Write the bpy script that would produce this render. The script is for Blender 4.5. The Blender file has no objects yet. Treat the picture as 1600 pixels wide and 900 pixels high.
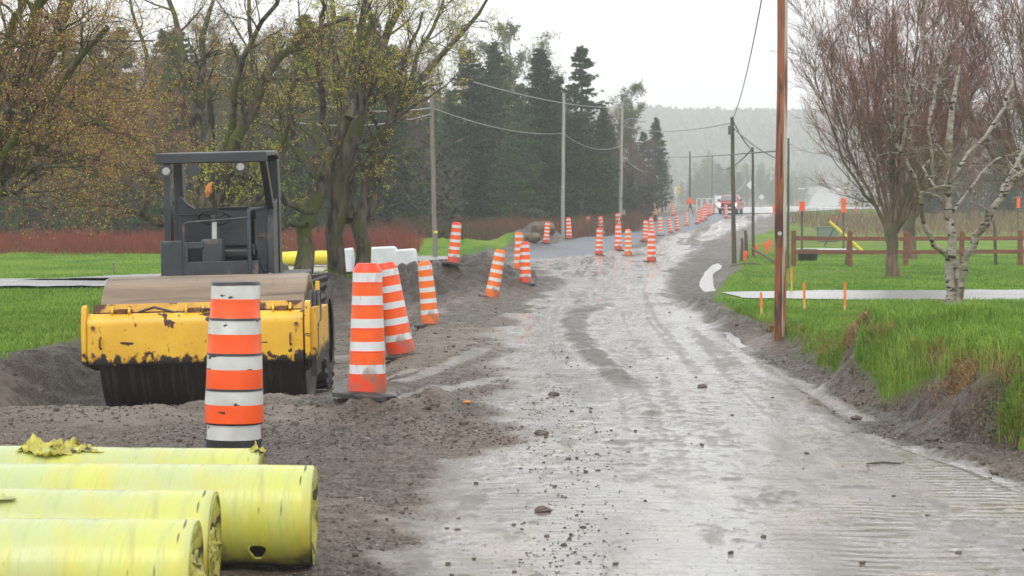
import bpy, math, random
import numpy as np
from mathutils import Vector, Matrix, Euler

R_ = math.radians
rng = np.random.default_rng(7)
random.seed(7)
SC = bpy.context.scene
COL = SC.collection

# ------------------------------------------------------------------ camera
HC = 1.9          # camera height
FPX = 3400.0      # focal length in pixels of the 1600 px wide photograph
HOR = 325.0       # row of the horizon
HAZE = 0.00072     # air density, per metre
cam_d = bpy.data.cameras.new("camera")
cam = bpy.data.objects.new("camera", cam_d)
COL.objects.link(cam)
cam.location = (0, 0, HC)
cam.rotation_euler = (R_(90), 0, 0)
cam_d.sensor_width = 36
cam_d.lens = 36 * FPX / 1600
cam_d.shift_y = -(450 - HOR) / 1600
cam_d.clip_start = 0.2
cam_d.clip_end = 6000
cam_d.dof.use_dof = True
cam_d.dof.focus_distance = 21
cam_d.dof.aperture_fstop = 8.0
SC.camera = cam

# ------------------------------------------------------------------ light
SUN_EL, SUN_ROT = 52, 200
w = bpy.data.worlds.new("World")
SC.world = w
w.use_nodes = True
nt = w.node_tree
nt.nodes.clear()
o_ = nt.nodes.new("ShaderNodeOutputWorld")
bg = nt.nodes.new("ShaderNodeBackground")
sky = nt.nodes.new("ShaderNodeTexSky")
sky.sky_type = 'NISHITA'
sky.sun_disc = False
sky.sun_elevation = R_(SUN_EL)
sky.sun_rotation = R_(SUN_ROT)
sky.dust_density = 4
sky.air_density = 1.0
sky_bw = nt.nodes.new("ShaderNodeHueSaturation")
sky_bw.inputs['Saturation'].default_value = 0.12
tc = nt.nodes.new("ShaderNodeTexCoord")
cn = nt.nodes.new("ShaderNodeTexNoise")
cn.inputs['Scale'].default_value = 1.6
cn.inputs['Detail'].default_value = 4
cr = nt.nodes.new("ShaderNodeValToRGB")
cr.color_ramp.elements[0].position = 0.3
cr.color_ramp.elements[0].color = (7.3, 7.6, 8.0, 1)
cr.color_ramp.elements[1].position = 0.75
cr.color_ramp.elements[1].color = (9.9, 9.95, 10.0, 1)
mx = nt.nodes.new("ShaderNodeMix")
mx.data_type = 'RGBA'
mx.inputs[0].default_value = 0.88
nt.links.new(tc.outputs['Generated'], cn.inputs['Vector'])
nt.links.new(cn.outputs['Fac'], cr.inputs['Fac'])
nt.links.new(sky.outputs['Color'], sky_bw.inputs['Color'])
nt.links.new(sky_bw.outputs['Color'], mx.inputs[6])
nt.links.new(cr.outputs['Color'], mx.inputs[7])
nt.links.new(mx.outputs[2], bg.inputs['Color'])
bg.inputs['Strength'].default_value = 0.10
nt.links.new(bg.outputs['Background'], o_.inputs['Surface'])

sun_d = bpy.data.lights.new("sun", 'SUN')
sun = bpy.data.objects.new("sun", sun_d)
COL.objects.link(sun)
sun_d.energy = 0.6
sun_d.angle = R_(30)
sun_d.color = (1.0, 0.97, 0.93)
sun.rotation_euler = (R_(90 - SUN_EL), 0, R_(180 - SUN_ROT))

SC.view_settings.view_transform = 'Standard'
SC.view_settings.look = 'None'
SC.view_settings.exposure = 0.82
SC.view_settings.gamma = 1
SC.view_settings.use_curve_mapping = False
cy = SC.cycles
cy.use_denoising = True
cy.max_bounces = 6
cy.diffuse_bounces = 3
cy.glossy_bounces = 3
cy.transmission_bounces = 3
cy.volume_bounces = 3
cy.transparent_max_bounces = 8
cy.use_fast_gi = False

# ------------------------------------------------------------------ tagging
def tag(o, label=None, cat=None, group=None, kind=None):
    if label: o['label'] = label
    if cat: o['category'] = cat
    if group: o['group'] = group
    if kind: o['kind'] = kind
    return o

def empty(name, loc, rot=(0, 0, 0), **k):
    o = bpy.data.objects.new(name, None)
    COL.objects.link(o)
    o.location = loc
    o.rotation_euler = rot
    o.empty_display_size = 0.2
    return tag(o, **k)

def copy_tree(o, parent=None):
    c = o.copy()
    COL.objects.link(c)
    c.parent = parent
    for ch in list(o.children):
        copy_tree(ch, c)
    return c

# ------------------------------------------------------------------ meshes
def quads_obj(name, V, Q, mats, parent=None, mi=None, smooth=True, attrs=None):
    me = bpy.data.meshes.new(name)
    V = np.ascontiguousarray(V, dtype=np.float32).reshape(-1, 3)
    Q = np.ascontiguousarray(Q, dtype=np.int32).reshape(-1, 4)
    me.vertices.add(len(V))
    me.vertices.foreach_set("co", V.ravel())
    me.loops.add(Q.size)
    me.loops.foreach_set("vertex_index", Q.ravel())
    me.polygons.add(len(Q))
    me.polygons.foreach_set("loop_start", np.arange(0, Q.size, 4, dtype=np.int32))
    if mi is not None:
        me.polygons.foreach_set("material_index", np.ascontiguousarray(mi, dtype=np.int32))
    me.polygons.foreach_set("use_smooth", np.full(len(Q), bool(smooth)))
    for m in (mats if isinstance(mats, (list, tuple)) else [mats]):
        me.materials.append(m)
    if attrs:
        for an, av in attrs.items():
            a = me.attributes.new(an, 'FLOAT_COLOR', 'POINT')
            a.data.foreach_set("color", np.ascontiguousarray(av, dtype=np.float32).ravel())
    me.update(calc_edges=True)
    o = bpy.data.objects.new(name, me)
    COL.objects.link(o)
    o.parent = parent
    return o

class MB:
    def __init__(s):
        s.V = []; s.F = []; s.M = []
    def add(s, vs, fs, m=0):
        b = len(s.V)
        s.V += [tuple(v) for v in vs]
        for f in fs:
            s.F.append([b + i for i in f]); s.M.append(m)
        return s
    def box(s, x0, x1, y0, y1, z0, z1, m=0, X=None):
        vs = [(x, y, z) for z in (z0, z1) for y in (y0, y1) for x in (x0, x1)]
        if X is not None: vs = [tuple(X @ Vector(v)) for v in vs]
        return s.add(vs, [(0, 2, 3, 1), (4, 5, 7, 6), (0, 1, 5, 4), (2, 6, 7, 3), (0, 4, 6, 2), (1, 3, 7, 5)], m)
    def cyl(s, p0, p1, r0, r1=None, n=16, m=0, caps=True):
        r1 = r0 if r1 is None else r1
        return s.tube([p0, p1], [r0, r1], n, m, caps)
    def tube(s, pts, r, n=8, m=0, caps=True, closed=False):
        P = [Vector(p) for p in pts]
        k = len(P)
        if not hasattr(r, '__len__'): r = [r] * k
        vs = []; u = None
        for i in range(k):
            if closed: t = P[(i + 1) % k] - P[i - 1]
            else: t = P[min(i + 1, k - 1)] - P[max(i - 1, 0)]
            t.normalize()
            if u is None:
                ref = Vector((0, 0, 1)) if abs(t.z) < 0.9 else Vector((1, 0, 0))
                u = t.cross(ref).normalized()
            else:
                u = (u - t * u.dot(t)).normalized()
            v = t.cross(u)
            for j in range(n):
                a = 2 * math.pi * j / n
                vs.append(P[i] + (u * math.cos(a) + v * math.sin(a)) * r[i])
        fs = []
        for i in range(k if closed else k - 1):
            i2 = (i + 1) % k
            for j in range(n):
                j2 = (j + 1) % n
                fs.append((i * n + j, i * n + j2, i2 * n + j2, i2 * n + j))
        if caps and not closed:
            fs.append(tuple(range(n))[::-1]); fs.append(tuple((k - 1) * n + j for j in range(n)))
        return s.add(vs, fs, m)
    def lathe(s, prof, n=24, ms=None, sq=0.0, cap=True):
        vs = []
        for (r, z) in prof:
            for j in range(n):
                a = 2 * math.pi * (j + .5) / n
                k = 1 + sq * (abs(math.cos(2 * a)) - .5) * -1
                vs.append((r * k * math.cos(a), r * k * math.sin(a), z))
        b = len(s.V); s.V += vs
        for i in range(len(prof) - 1):
            for j in range(n):
                j2 = (j + 1) % n
                s.F.append([b + i * n + j, b + i * n + j2, b + (i + 1) * n + j2, b + (i + 1) * n + j])
                s.M.append(ms[i] if ms else 0)
        if cap:
            s.F.append([b + j for j in range(n)][::-1]); s.M.append(ms[0] if ms else 0)
            s.F.append([b + (len(prof) - 1) * n + j for j in range(n)]); s.M.append(ms[-1] if ms else 0)
        return s
    def prism(s, pts, a0, a1, axis='x', m=0):
        def mk(p, a):
            return {'x': (a, p[0], p[1]), 'y': (p[0], a, p[1]), 'z': (p[0], p[1], a)}[axis]
        n = len(pts)
        vs = [mk(p, a0) for p in pts] + [mk(p, a1) for p in pts]
        fs = [tuple(range(n))[::-1], tuple(range(n, 2 * n))] + [(i, (i + 1) % n, (i + 1) % n + n, i + n) for i in range(n)]
        return s.add(vs, fs, m)
    def build(s, name, mats, parent=None, smooth=True, ang=35, bevel=0, seg=2, sub=0):
        me = bpy.data.meshes.new(name)
        me.from_pydata(s.V, [], s.F)
        for m in (mats if isinstance(mats, (list, tuple)) else [mats]):
            me.materials.append(m)
        me.polygons.foreach_set("material_index", s.M)
        me.polygons.foreach_set("use_smooth", [smooth] * len(s.F))
        me.update()
        import bmesh
        bm = bmesh.new(); bm.from_mesh(me)
        bmesh.ops.recalc_face_normals(bm, faces=bm.faces)
        bm.to_mesh(me); bm.free()
        if smooth: me.set_sharp_from_angle(angle=R_(ang))
        o = bpy.data.objects.new(name, me)
        COL.objects.link(o)
        o.parent = parent
        if bevel:
            b = o.modifiers.new("bevel", 'BEVEL'); b.width = bevel; b.segments = seg; b.limit_method = 'ANGLE'; b.angle_limit = R_(40)
        if sub:
            b = o.modifiers.new("sub", 'SUBSURF'); b.levels = sub; b.render_levels = sub
        return o

# ------------------------------------------------------------------ noise
def _h(i, j, s):
    n = (i * 374761393 + j * 668265263 + s * 974634777) & 0xffffffff
    n = ((n ^ (n >> 13)) * 1274126177) & 0xffffffff
    return ((n ^ (n >> 16)) & 0xffff) / 65535.0
def vnoise(x, y, s=0):
    x = np.asarray(x, float); y = np.asarray(y, float)
    i = np.floor(x).astype(np.int64); j = np.floor(y).astype(np.int64)
    fx = x - i; fy = y - j
    fx = fx * fx * (3 - 2 * fx); fy = fy * fy * (3 - 2 * fy)
    return (_h(i, j, s) * (1 - fx) + _h(i + 1, j, s) * fx) * (1 - fy) + (_h(i, j + 1, s) * (1 - fx) + _h(i + 1, j + 1, s) * fx) * fy
def fbm(x, y, s=0, o=4, g=.5):
    t = 0; a = 1; n = 0
    for k in range(o):
        t = t + a * vnoise(x * 2 ** k, y * 2 ** k, s + k * 17); n += a; a *= g
    return t / n * 2 - 1          # about -1..1
def ss(t, a=0.0, b=1.0):
    t = np.clip((np.asarray(t, float) - a) / (b - a), 0, 1)
    return t * t * (3 - 2 * t)

# ------------------------------------------------------------------ materials
def lk(t, a, b): t.links.new(a, b)
def mat(name, col, rough=.6, col2=None, scale=6, bump=0, bscale=40, metal=0, emit=0, spec=None, detail=5, lo=.35, hi=.65, stretch=None, coat=0, trans=0, backf=0, objrand=0):
    m = bpy.data.materials.new(name)
    m.use_nodes = True
    t = m.node_tree
    p = t.nodes['Principled BSDF']
    p.inputs['Base Color'].default_value = (*col, 1)
    p.inputs['Roughness'].default_value = rough
    p.inputs['Metallic'].default_value = metal
    p.inputs['Specular IOR Level'].default_value = spec if spec is not None else (.15 if rough >= .6 else .5)
    p.inputs['Coat Weight'].default_value = coat
    p.inputs['Coat Roughness'].default_value = .15
    tcn = t.nodes.new('ShaderNodeTexCoord')
    vec = tcn.outputs['Object']
    if stretch:
        mp = t.nodes.new('ShaderNodeMapping'); mp.inputs['Scale'].default_value = stretch
        lk(t, vec, mp.inputs['Vector']); vec = mp.outputs['Vector']
    if col2 is not None:
        n = t.nodes.new('ShaderNodeTexNoise'); n.inputs['Scale'].default_value = scale; n.inputs['Detail'].default_value = detail
        lk(t, vec, n.inputs['Vector'])
        r = t.nodes.new('ShaderNodeValToRGB')
        r.color_ramp.elements[0].position = lo; r.color_ramp.elements[0].color = (*col, 1)
        r.color_ramp.elements[1].position = hi; r.color_ramp.elements[1].color = (*col2, 1)
        lk(t, n.outputs['Fac'], r.inputs['Fac'])
        lk(t, r.outputs['Color'], p.inputs['Base Color'])
        m['ramp'] = r.name
    if objrand:
        oi = t.nodes.new('ShaderNodeObjectInfo')
        hs = t.nodes.new('ShaderNodeHueSaturation')
        mr = t.nodes.new('ShaderNodeMapRange'); mr.inputs[3].default_value = 1 - objrand; mr.inputs[4].default_value = 1 + objrand
        lk(t, oi.outputs['Random'], mr.inputs[0]); lk(t, mr.outputs[0], hs.inputs['Value'])
        src = p.inputs['Base Color'].links[0].from_socket if p.inputs['Base Color'].links else None
        if src: lk(t, src, hs.inputs['Color'])
        else: hs.inputs['Color'].default_value = (*col, 1)
        lk(t, hs.outputs['Color'], p.inputs['Base Color'])
    if bump:
        n2 = t.nodes.new('ShaderNodeTexNoise'); n2.inputs['Scale'].default_value = bscale; n2.inputs['Detail'].default_value = 6
        lk(t, vec, n2.inputs['Vector'])
        b = t.nodes.new('ShaderNodeBump'); b.inputs['Strength'].default_value = bump; b.inputs['Distance'].default_value = .02
        lk(t, n2.outputs['Fac'], b.inputs['Height']); lk(t, b.outputs['Normal'], p.inputs['Normal'])
    if emit:
        p.inputs['Emission Color'].default_value = (*col, 1); p.inputs['Emission Strength'].default_value = emit
    if trans:
        tr = t.nodes.new('ShaderNodeBsdfTranslucent')
        src = p.inputs['Base Color'].links[0].from_socket if p.inputs['Base Color'].links else None
        if src: lk(t, src, tr.inputs['Color'])
        else: tr.inputs['Color'].default_value = (*col, 1)
        mxs = t.nodes.new('ShaderNodeMixShader'); mxs.inputs[0].default_value = trans
        lk(t, p.outputs[0], mxs.inputs[1]); lk(t, tr.outputs[0], mxs.inputs[2])
        lk(t, mxs.outputs[0], t.nodes['Material Output'].inputs['Surface'])
    return m

def spots(m, col, scale=8, lo=.62, hi=.66, rough=None, detail=8, stretch=None, w=0.0, zgrad=None, rot=None):
    """dirt / chips / scratches / tone bands with a shape of their own, laid over a material's colour"""
    t = m.node_tree; p = t.nodes['Principled BSDF']
    tcn = t.nodes.new('ShaderNodeTexCoord')
    vec = tcn.outputs['Object']
    mp = t.nodes.new('ShaderNodeMapping'); mp.inputs['Location'].default_value = (w, w * 1.7, w * .3)
    if stretch: mp.inputs['Scale'].default_value = stretch
    if rot:
        m0 = t.nodes.new('ShaderNodeMapping'); m0.inputs['Rotation'].default_value = rot; lk(t, vec, m0.inputs['Vector']); lk(t, m0.outputs[0], mp.inputs['Vector'])
    else: lk(t, vec, mp.inputs['Vector'])
    n = t.nodes.new('ShaderNodeTexNoise'); n.inputs['Scale'].default_value = scale; n.inputs['Detail'].default_value = detail
    lk(t, mp.outputs['Vector'], n.inputs['Vector'])
    fac = n.outputs['Fac']
    if zgrad:   # (z_none, z_full, amount): overlay, such as splashed mud, thickens toward the ground
        sx = t.nodes.new('ShaderNodeSeparateXYZ'); lk(t, vec, sx.inputs[0])
        g = t.nodes.new('ShaderNodeMapRange'); g.inputs[1].default_value = zgrad[0]; g.inputs[2].default_value = zgrad[1]; g.inputs[4].default_value = zgrad[2]
        lk(t, sx.outputs['Z'], g.inputs[0])
        ad = t.nodes.new('ShaderNodeMath'); ad.operation = 'ADD'
        lk(t, fac, ad.inputs[0]); lk(t, g.outputs[0], ad.inputs[1]); fac = ad.outputs[0]
    r = t.nodes.new('ShaderNodeMapRange'); r.interpolation_type = 'SMOOTHSTEP'
    r.inputs[1].default_value = lo; r.inputs[2].default_value = hi
    lk(t, fac, r.inputs[0])
    x = t.nodes.new('ShaderNodeMix'); x.data_type = 'RGBA'
    src = p.inputs['Base Color'].links[0].from_socket if p.inputs['Base Color'].links else None
    if src: lk(t, src, x.inputs[6])
    else: x.inputs[6].default_value = p.inputs['Base Color'].default_value
    x.inputs[7].default_value = (*col, 1)
    lk(t, r.outputs[0], x.inputs[0]); lk(t, x.outputs[2], p.inputs['Base Color'])
    if rough is not None:
        q = t.nodes.new('ShaderNodeMix'); 
        rs = p.inputs['Roughness'].links[0].from_socket if p.inputs['Roughness'].links else None
        if rs: lk(t, rs, q.inputs[2])
        else: q.inputs[2].default_value = p.inputs['Roughness'].default_value
        q.inputs[3].default_value = rough
        lk(t, r.outputs[0], q.inputs[0]); lk(t, q.outputs[0], p.inputs['Roughness'])
    return m
# ------------------------------------------------------------------ terrain
Py = [0, 10, 17, 24, 36, 140, 160, 180, 200, 215, 245, 262, 320, 450, 650, 750, 1080, 1120, 1200, 1600, 2000]
Pz = [.22, .22, .2, .06, 0, 0, .25, .62, 1.0, 1.3, 1.75, 2.15, -1, -2, 1.0, 2.6, 12.1, 12.3, 15, 70, 76]
def P(y): return np.interp(y, Py, Pz)
_D = np.geomspace(7, 1150, 7000)
def G(px, py, dz=0.0):
    """where the ray of a photo pixel meets the base profile"""
    f = (HC - (py - HOR) / FPX * _D) - (P(_D) + dz)
    k = np.argmax(f < 0)
    D = _D[k]
    return ((px - 800) / FPX * D, D)
def table(rows):
    """rows of (py, px...) -> y, x arrays in metres, sorted by y"""
    out = []
    for r in rows:
        D = G(800, r[0])[1]
        out.append([D] + [(p - 800) / FPX * D for p in r[1:]])
    out.sort()
    return np.array(out).T

TR = table([(900, 620, 1900), (800, 645, 1740), (720, 700, 1550), (680, 762, 1440), (650, 766, 1370), (600, 768, 1270), (550, 766, 1185),
            (500, 795, 1110), (470, 835, 1070), (450, 858, 1055), (430, 850, 1050), (415, 830, 1060), (405, 790, 1075),
            (400, 850, 1080), (390, 930, 1095), (380, 975, 1110), (370, 1015, 1125), (360, 1050, 1145), (350, 1090, 1175), (340, 1120, 1200), (333, 1130, 1215)])
GB = table([(407, 815, 860), (400, 792, 930), (392, 800, 962), (385, 862, 985), (378, 890, 1010), (370, 912, 1040), (360, 938, 1078),
            (350, 962, 1108), (343, 990, 1130), (336, 1060, 1165), (331, 1100, 1180)])
FT = table([(900, 2100), (800, 1850), (712, 1640), (697, 1567), (674, 1448), (640, 1385), (605, 1322), (570, 1268), (540, 1222), (520, 1185),
            (500, 1140), (480, 1105), (465, 1088), (450, 1098), (430, 1120), (412, 1135), (400, 1140), (390, 1145), (380, 1155), (370, 1165), (350, 1215), (340, 1250)])
LE_y = [5, 20, 25, 28.5, 50, 51.5, 60, 68, 74, 80, 95, 110, 130, 160, 200, 230, 900]
LE_x = [-6.6, -6.1, -5.9, -5.6, -5.5, -3.7, -3.4, -3.0, -2.2, -1.4, 0.2, 1.9, 3.8, 6.1, 11, 17, 60]
def xl(y): return np.interp(y, TR[0], TR[1])
def xr(y): return np.interp(y, TR[0], TR[2])
def gl(y): return np.interp(y, GB[0], GB[1])
def gr(y): return np.interp(y, GB[0], GB[2])
def xf(y): return np.interp(y, FT[0], FT[1])
def xle(y): return np.interp(y, LE_y, LE_x)
def hb(y): return np.interp(y, [0, 17, 20, 24, 30, 36, 46, 60], [.6, .55, .46, .34, .22, .13, .05, 0])
def bw(y): return np.interp(y, [0, 17, 21, 26, 32, 40, 60], [.6, .55, .42, .3, .25, .3, .5])

def seg_d(x, y, pts):
    """distance to a polyline"""
    d = np.full(np.shape(x), 1e9)
    for (a, b) in zip(pts[:-1], pts[1:]):
        ax, ay = a; bx, by = b
        L = (bx - ax) ** 2 + (by - ay) ** 2 + 1e-9
        t = np.clip(((x - ax) * (bx - ax) + (y - ay) * (by - ay)) / L, 0, 1)
        d = np.minimum(d, np.hypot(x - ax - t * (bx - ax), y - ay - t * (by - ay)))
    return d
def gb(x, y, cx, cy_, sx, sy): return np.exp(-((x - cx) / sx) ** 2 - ((y - cy_) / sy) ** 2)

TRENCH = [G(1308, 580, .2), G(1340, 556, .2), G(1372, 535, .25), G(1400, 518, .3)]
RUT1 = [G(942, 478), G(908, 487), G(894, 504), G(905, 530), G(930, 560), G(962, 590), G(998, 625), G(1014, 646)]
RUT2 = [G(932, 498), G(946, 535), G(985, 578), G(1003, 600), G(1030, 622)]
STREAK = [[G(1190, 566), G(1240, 596), G(1300, 625), G(1350, 652)],
          [G(610, 600), G(680, 578), G(755, 545)],
          [G(620, 640), G(700, 615), G(765, 590)],
          [G(520, 600), G(640, 578)]]
PUDDLES = [(-.06, [(1122, 411), (1129, 417), (1114, 430), (1113, 444), (1119, 456), (1103, 458), (1095, 451), (1094, 440), (1101, 425), (1112, 414)]),
           (-.02, [(1130, 517), (1143, 519), (1161, 533), (1170, 542), (1158, 542), (1143, 532)])]
PUD = [(lv, [G(a, b, lv) for a, b in pg]) for lv, pg in PUDDLES]
def lvn(pg): return min(p[1] for p in pg) - 6
def in_poly(x, y, pg, grow=0.0):
    inside = np.zeros(np.shape(x), bool)
    for (x0, y0), (x1, y1) in zip(pg, pg[1:] + pg[:1]):
        c = ((y0 > y) != (y1 > y)) & (x < (x1 - x0) * (y - y0) / (y1 - y0 + 1e-12) + x0)
        inside ^= c
    return inside | (seg_d(x, y * 1.0, pg + pg[:1]) < grow)
TYRE = [G(1180, 545), G(1250, 590), G(1330, 640), G(1420, 690), G(1560, 735), G(1700, 790)]
DL = [(-14, 48.5), (-9, 49), (-6.5, 56), (-6, 62), (-5.5, 68), (-4.2, 74), (-2.8, 77.5), (-1.6, 79)]      # left driveway
def dr_y(x): return 46.6 + 0.05 * (x - 4)                # right driveway centre line

TC = table([(900, 1050), (700, 1010), (600, 985), (500, 950), (450, 950), (400, 960), (370, 1070), (340, 1160)])
TC_y, TC_x = TC[0], TC[1]
def masks(x, y):
    n1 = fbm(x * .9, y * .5, 3, 4); n2 = fbm(x * 3.1, y * 2.0, 9, 4); n3 = fbm(x * 9, y * 6, 21, 3)
    soft = .22 + .004 * y
    wet = ss((x - xl(y)) / soft + n1 * 1.3 + n2 * .7, -.5, 1.0) * ss((xr(y) - x) / soft + n1 * .5 + n2 * .7, -.4, 1.0)
    near = y < 76
    # the far track: mud with wet ruts running along it
    wfar = ss(fbm(x * 1.1 - y * .12, y * .05, 31, 4) * 1.5 + n2 * .6 + .3 * n3, -.45, .25)
    wet = np.where(y > 76, wet * np.clip(wfar + ss(88 - y, 0, 10), 0, 1), wet)
    # left side: thin films of water on the floor of the dug-out strip
    floor = ss(x, -5.0, -4.4) * ss(-x, .2, .9) * ss(y, 20, 24) * ss(-y, -47, -42)
    wet = np.maximum(wet, floor * ss(fbm(x * .7 + 5, y * .16, 44, 3) + n2 * .25, .12, .5) * .75)
    wet = wet * ss(xf(y) - np.interp(y, [18, 30, 40], [.42, .30, .12]) + .16 * n2 - x, 0, .3)
    for k, s in enumerate(STREAK):
        wet = np.maximum(wet, ss(-seg_d(x, y, s) + .11 + .06 * n2, -.08, .06) * (.6 if k else .7))
    # pale compacted patch of the lower left foreground keeps half wet
    wet = wet * (1 - .75 * ss(-(x + .95 + .25 * n1 + .1 * n2) / .8 - (y - 18) * .0, -.2, .9) * ss(19.5 - y, 0, 2))
    mud = np.zeros_like(wet)
    mud = np.maximum(mud, ss(.26 + .10 * n2 + .08 * n3 - seg_d(x, y, RUT1) * np.interp(y, [20, 26, 40], [1.6, 1.1, .75]), 0, .14) * ss(fbm(x * 13 + y * 1.5, y * .9, 88, 3) * 1.4 + n2 * .7 + .5 * n3, -1.7, -.2))
    mud = 1.0 * mud * ss(y, 18.8, 22.5) * (.86 + .14 * np.sin(y * 17 + x * 9))
    mud = np.maximum(mud, .6 * ss(.15 + .06 * n3 - seg_d(x, y, RUT2), 0, .12) * ss(fbm(x * 13 + y * 1.5, y * .9, 89, 3) * 1.2 + n3, -.3, .5))
    n4 = fbm(x * 22, y * 11, 23, 3)
    vx = x - np.interp(y, TC_y, TC_x)
    trk = fbm(vx * 3.2, y * .10, 92, 4)
    mud = np.maximum(mud, .6 * ss(fbm(vx * 7.5, y * .055, 93, 3) + .2 * n3 + .3 * n4, .22, .6) * ss(y, 12, 20))
    mud = np.maximum(mud, .62 * ss(trk + .25 * n3 + .35 * n4, .18, .55) * ss(y, 11, 16))
    mud = np.maximum(mud, .7 * ss(fbm(x * 1.3, y * .35, 77, 4) + .35 * n3 + .45 * n4, .34, .8))
    mud = np.maximum(mud, .5 * ss(fbm(x * 5, y * .8, 79, 4) + .3 * n3 + .4 * n4, .25, .7))
    mud = np.maximum(mud, .6 * ss(fbm(x * 2.2, y * 3.2, 78, 4) + .35 * n3, .52, .72))
    stone = ss((x - gl(y)) / .5 + n2, -.3, .6) * ss((gr(y) - x) / .5 + n2, -.3, .6) * ss(y, 76, 82) * ss(-y, -240, -225)
    wet = wet * (1 - stone)
    # grass
    gc = np.interp(y, [16, 18.0, 19.5, 26, 29, 35, 45], [.95, .8, .30, .28, .6, .8, .9]) 
    gR = ss((x - xf(y) - bw(y) * gc) / .2 + n2 * 1.5 + n1 * 1.0, -.6, .8)
    gR = gR * (1 - .9 * ss(.16 + .1 * n2 - seg_d(x, y, TRENCH), 0, .1))
    gR = gR * ss(-y, -262, -235) 
    gL = ss((xle(y) - x) / .2 + n2 * .9 + n1 * .8, -.4, .6) * ss(-y, -235, -200)
    far = ss(y, 300, 360) * ss(-y, -800, -700)
    grass = np.clip(np.maximum(np.maximum(gR, gL), far), 0, 1)
    # worn strips on the lawn
    grass = grass * (1 - .65 * gb(x, y, *G(1290, 425), 4.5, 1.2) * ss(n2 + n3 * .5, -.1, .5))
    grass = grass * (1 - .8 * gb(x, y, *G(1340, 478), 1.0, .7) * ss(n2, -.3, .3))
    pdx, pdy = G(760, 395)
    grass = grass * (1 - ss(gb(x, y, .2, 84, 2.6, 6) + n2 * .15, .45, .6))
    grass = grass * (1 - ss(gb(x, y, 2.2, 120, 2.4, 9) + n2 * .1, .3, .5))
    grass = grass * (1 - ss(gb(x, y, *G(1490, 478), .6, .8), .5, .8))
    # straw: dead grass hanging over the near bank, tan tint on the field
    straw = ss(-np.abs((x - xf(y) - bw(y) * .95) / .16) + 1 + n2 * .9, .1, .9) * ss(34 - y, 0, 3) * ss(x, 0, 1)
    straw = np.maximum(straw, .35 * ss(fbm(x * .12, y * .06, 55, 3), .1, .6) * ss(y, 80, 110))
    straw = np.maximum(straw, .75 * ss(y, 138, 150) * ss(-y, -228, -205) * ss(x - (1225 - 800) / FPX * y, 0, 2) * ss(n1 + .5 * n2, -.7, .2))
    # reddish brush ground beyond the fence and at the edge of the woods
    brush = ss(gb(x, y, 24, 145, 14, 38), .35, .6) * ss(n1, -.5, .3) * ss(y, 100, 118)
    brown = np.maximum(ss(fbm(x * .55, y * .3, 61, 3), -.1, .6), brush)
    soil = np.clip(1.1 * gb(x, y, -.85, 52, 1.5, 3.2) + .9 * gb(x, y, -2.0, 50, 1.2, 2.6) + .9 * gb(x, y, .6, 56, 1.1, 3.2) + gb(x, y, 0, 95, 2.0, 4) + gb(x, y, -1.6, 90, 2, 4) + gb(x, y, 1.4, 118, 1.8, 4)
           + ss(y, 46.5, 48.5) * ss(-y, -54, -51) * ss(x, -6.2, -5) * ss(-x, 1.2, 2.2) + .8 * ss(x - xle(y), -.1, .3) * ss(-(x - xle(y)), -1.5, -1.0) * ss(y, 22, 25) * ss(-y, -54, -50), 0, 1)
    soil = np.maximum(soil, .38 * ss(x - xf(y), -.35, .1) * ss(bw(y) * 1.5 - (x - xf(y)), -.1, .2) * ss(-y, -62, -50) * (x > 0))
    soil = np.maximum(soil, .7 * ss(x - xf(y), -1.5, -.7) * ss(-(x - xf(y)), -.3, .1) * ss(y, 38, 44) * ss(-y, -90, -75) * ss(n1 + n2, -.4, .5))
    soil = soil * (1 - grass)
    wet = wet * (1 - soil)
    return dict(soil=soil, trk=trk,  wet=np.clip(wet, 0, 1), mud=mud, stone=stone, grass=grass, straw=straw, brown=brown, gR=gR, gL=gL, n1=n1, n2=n2, n3=n3)

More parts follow.
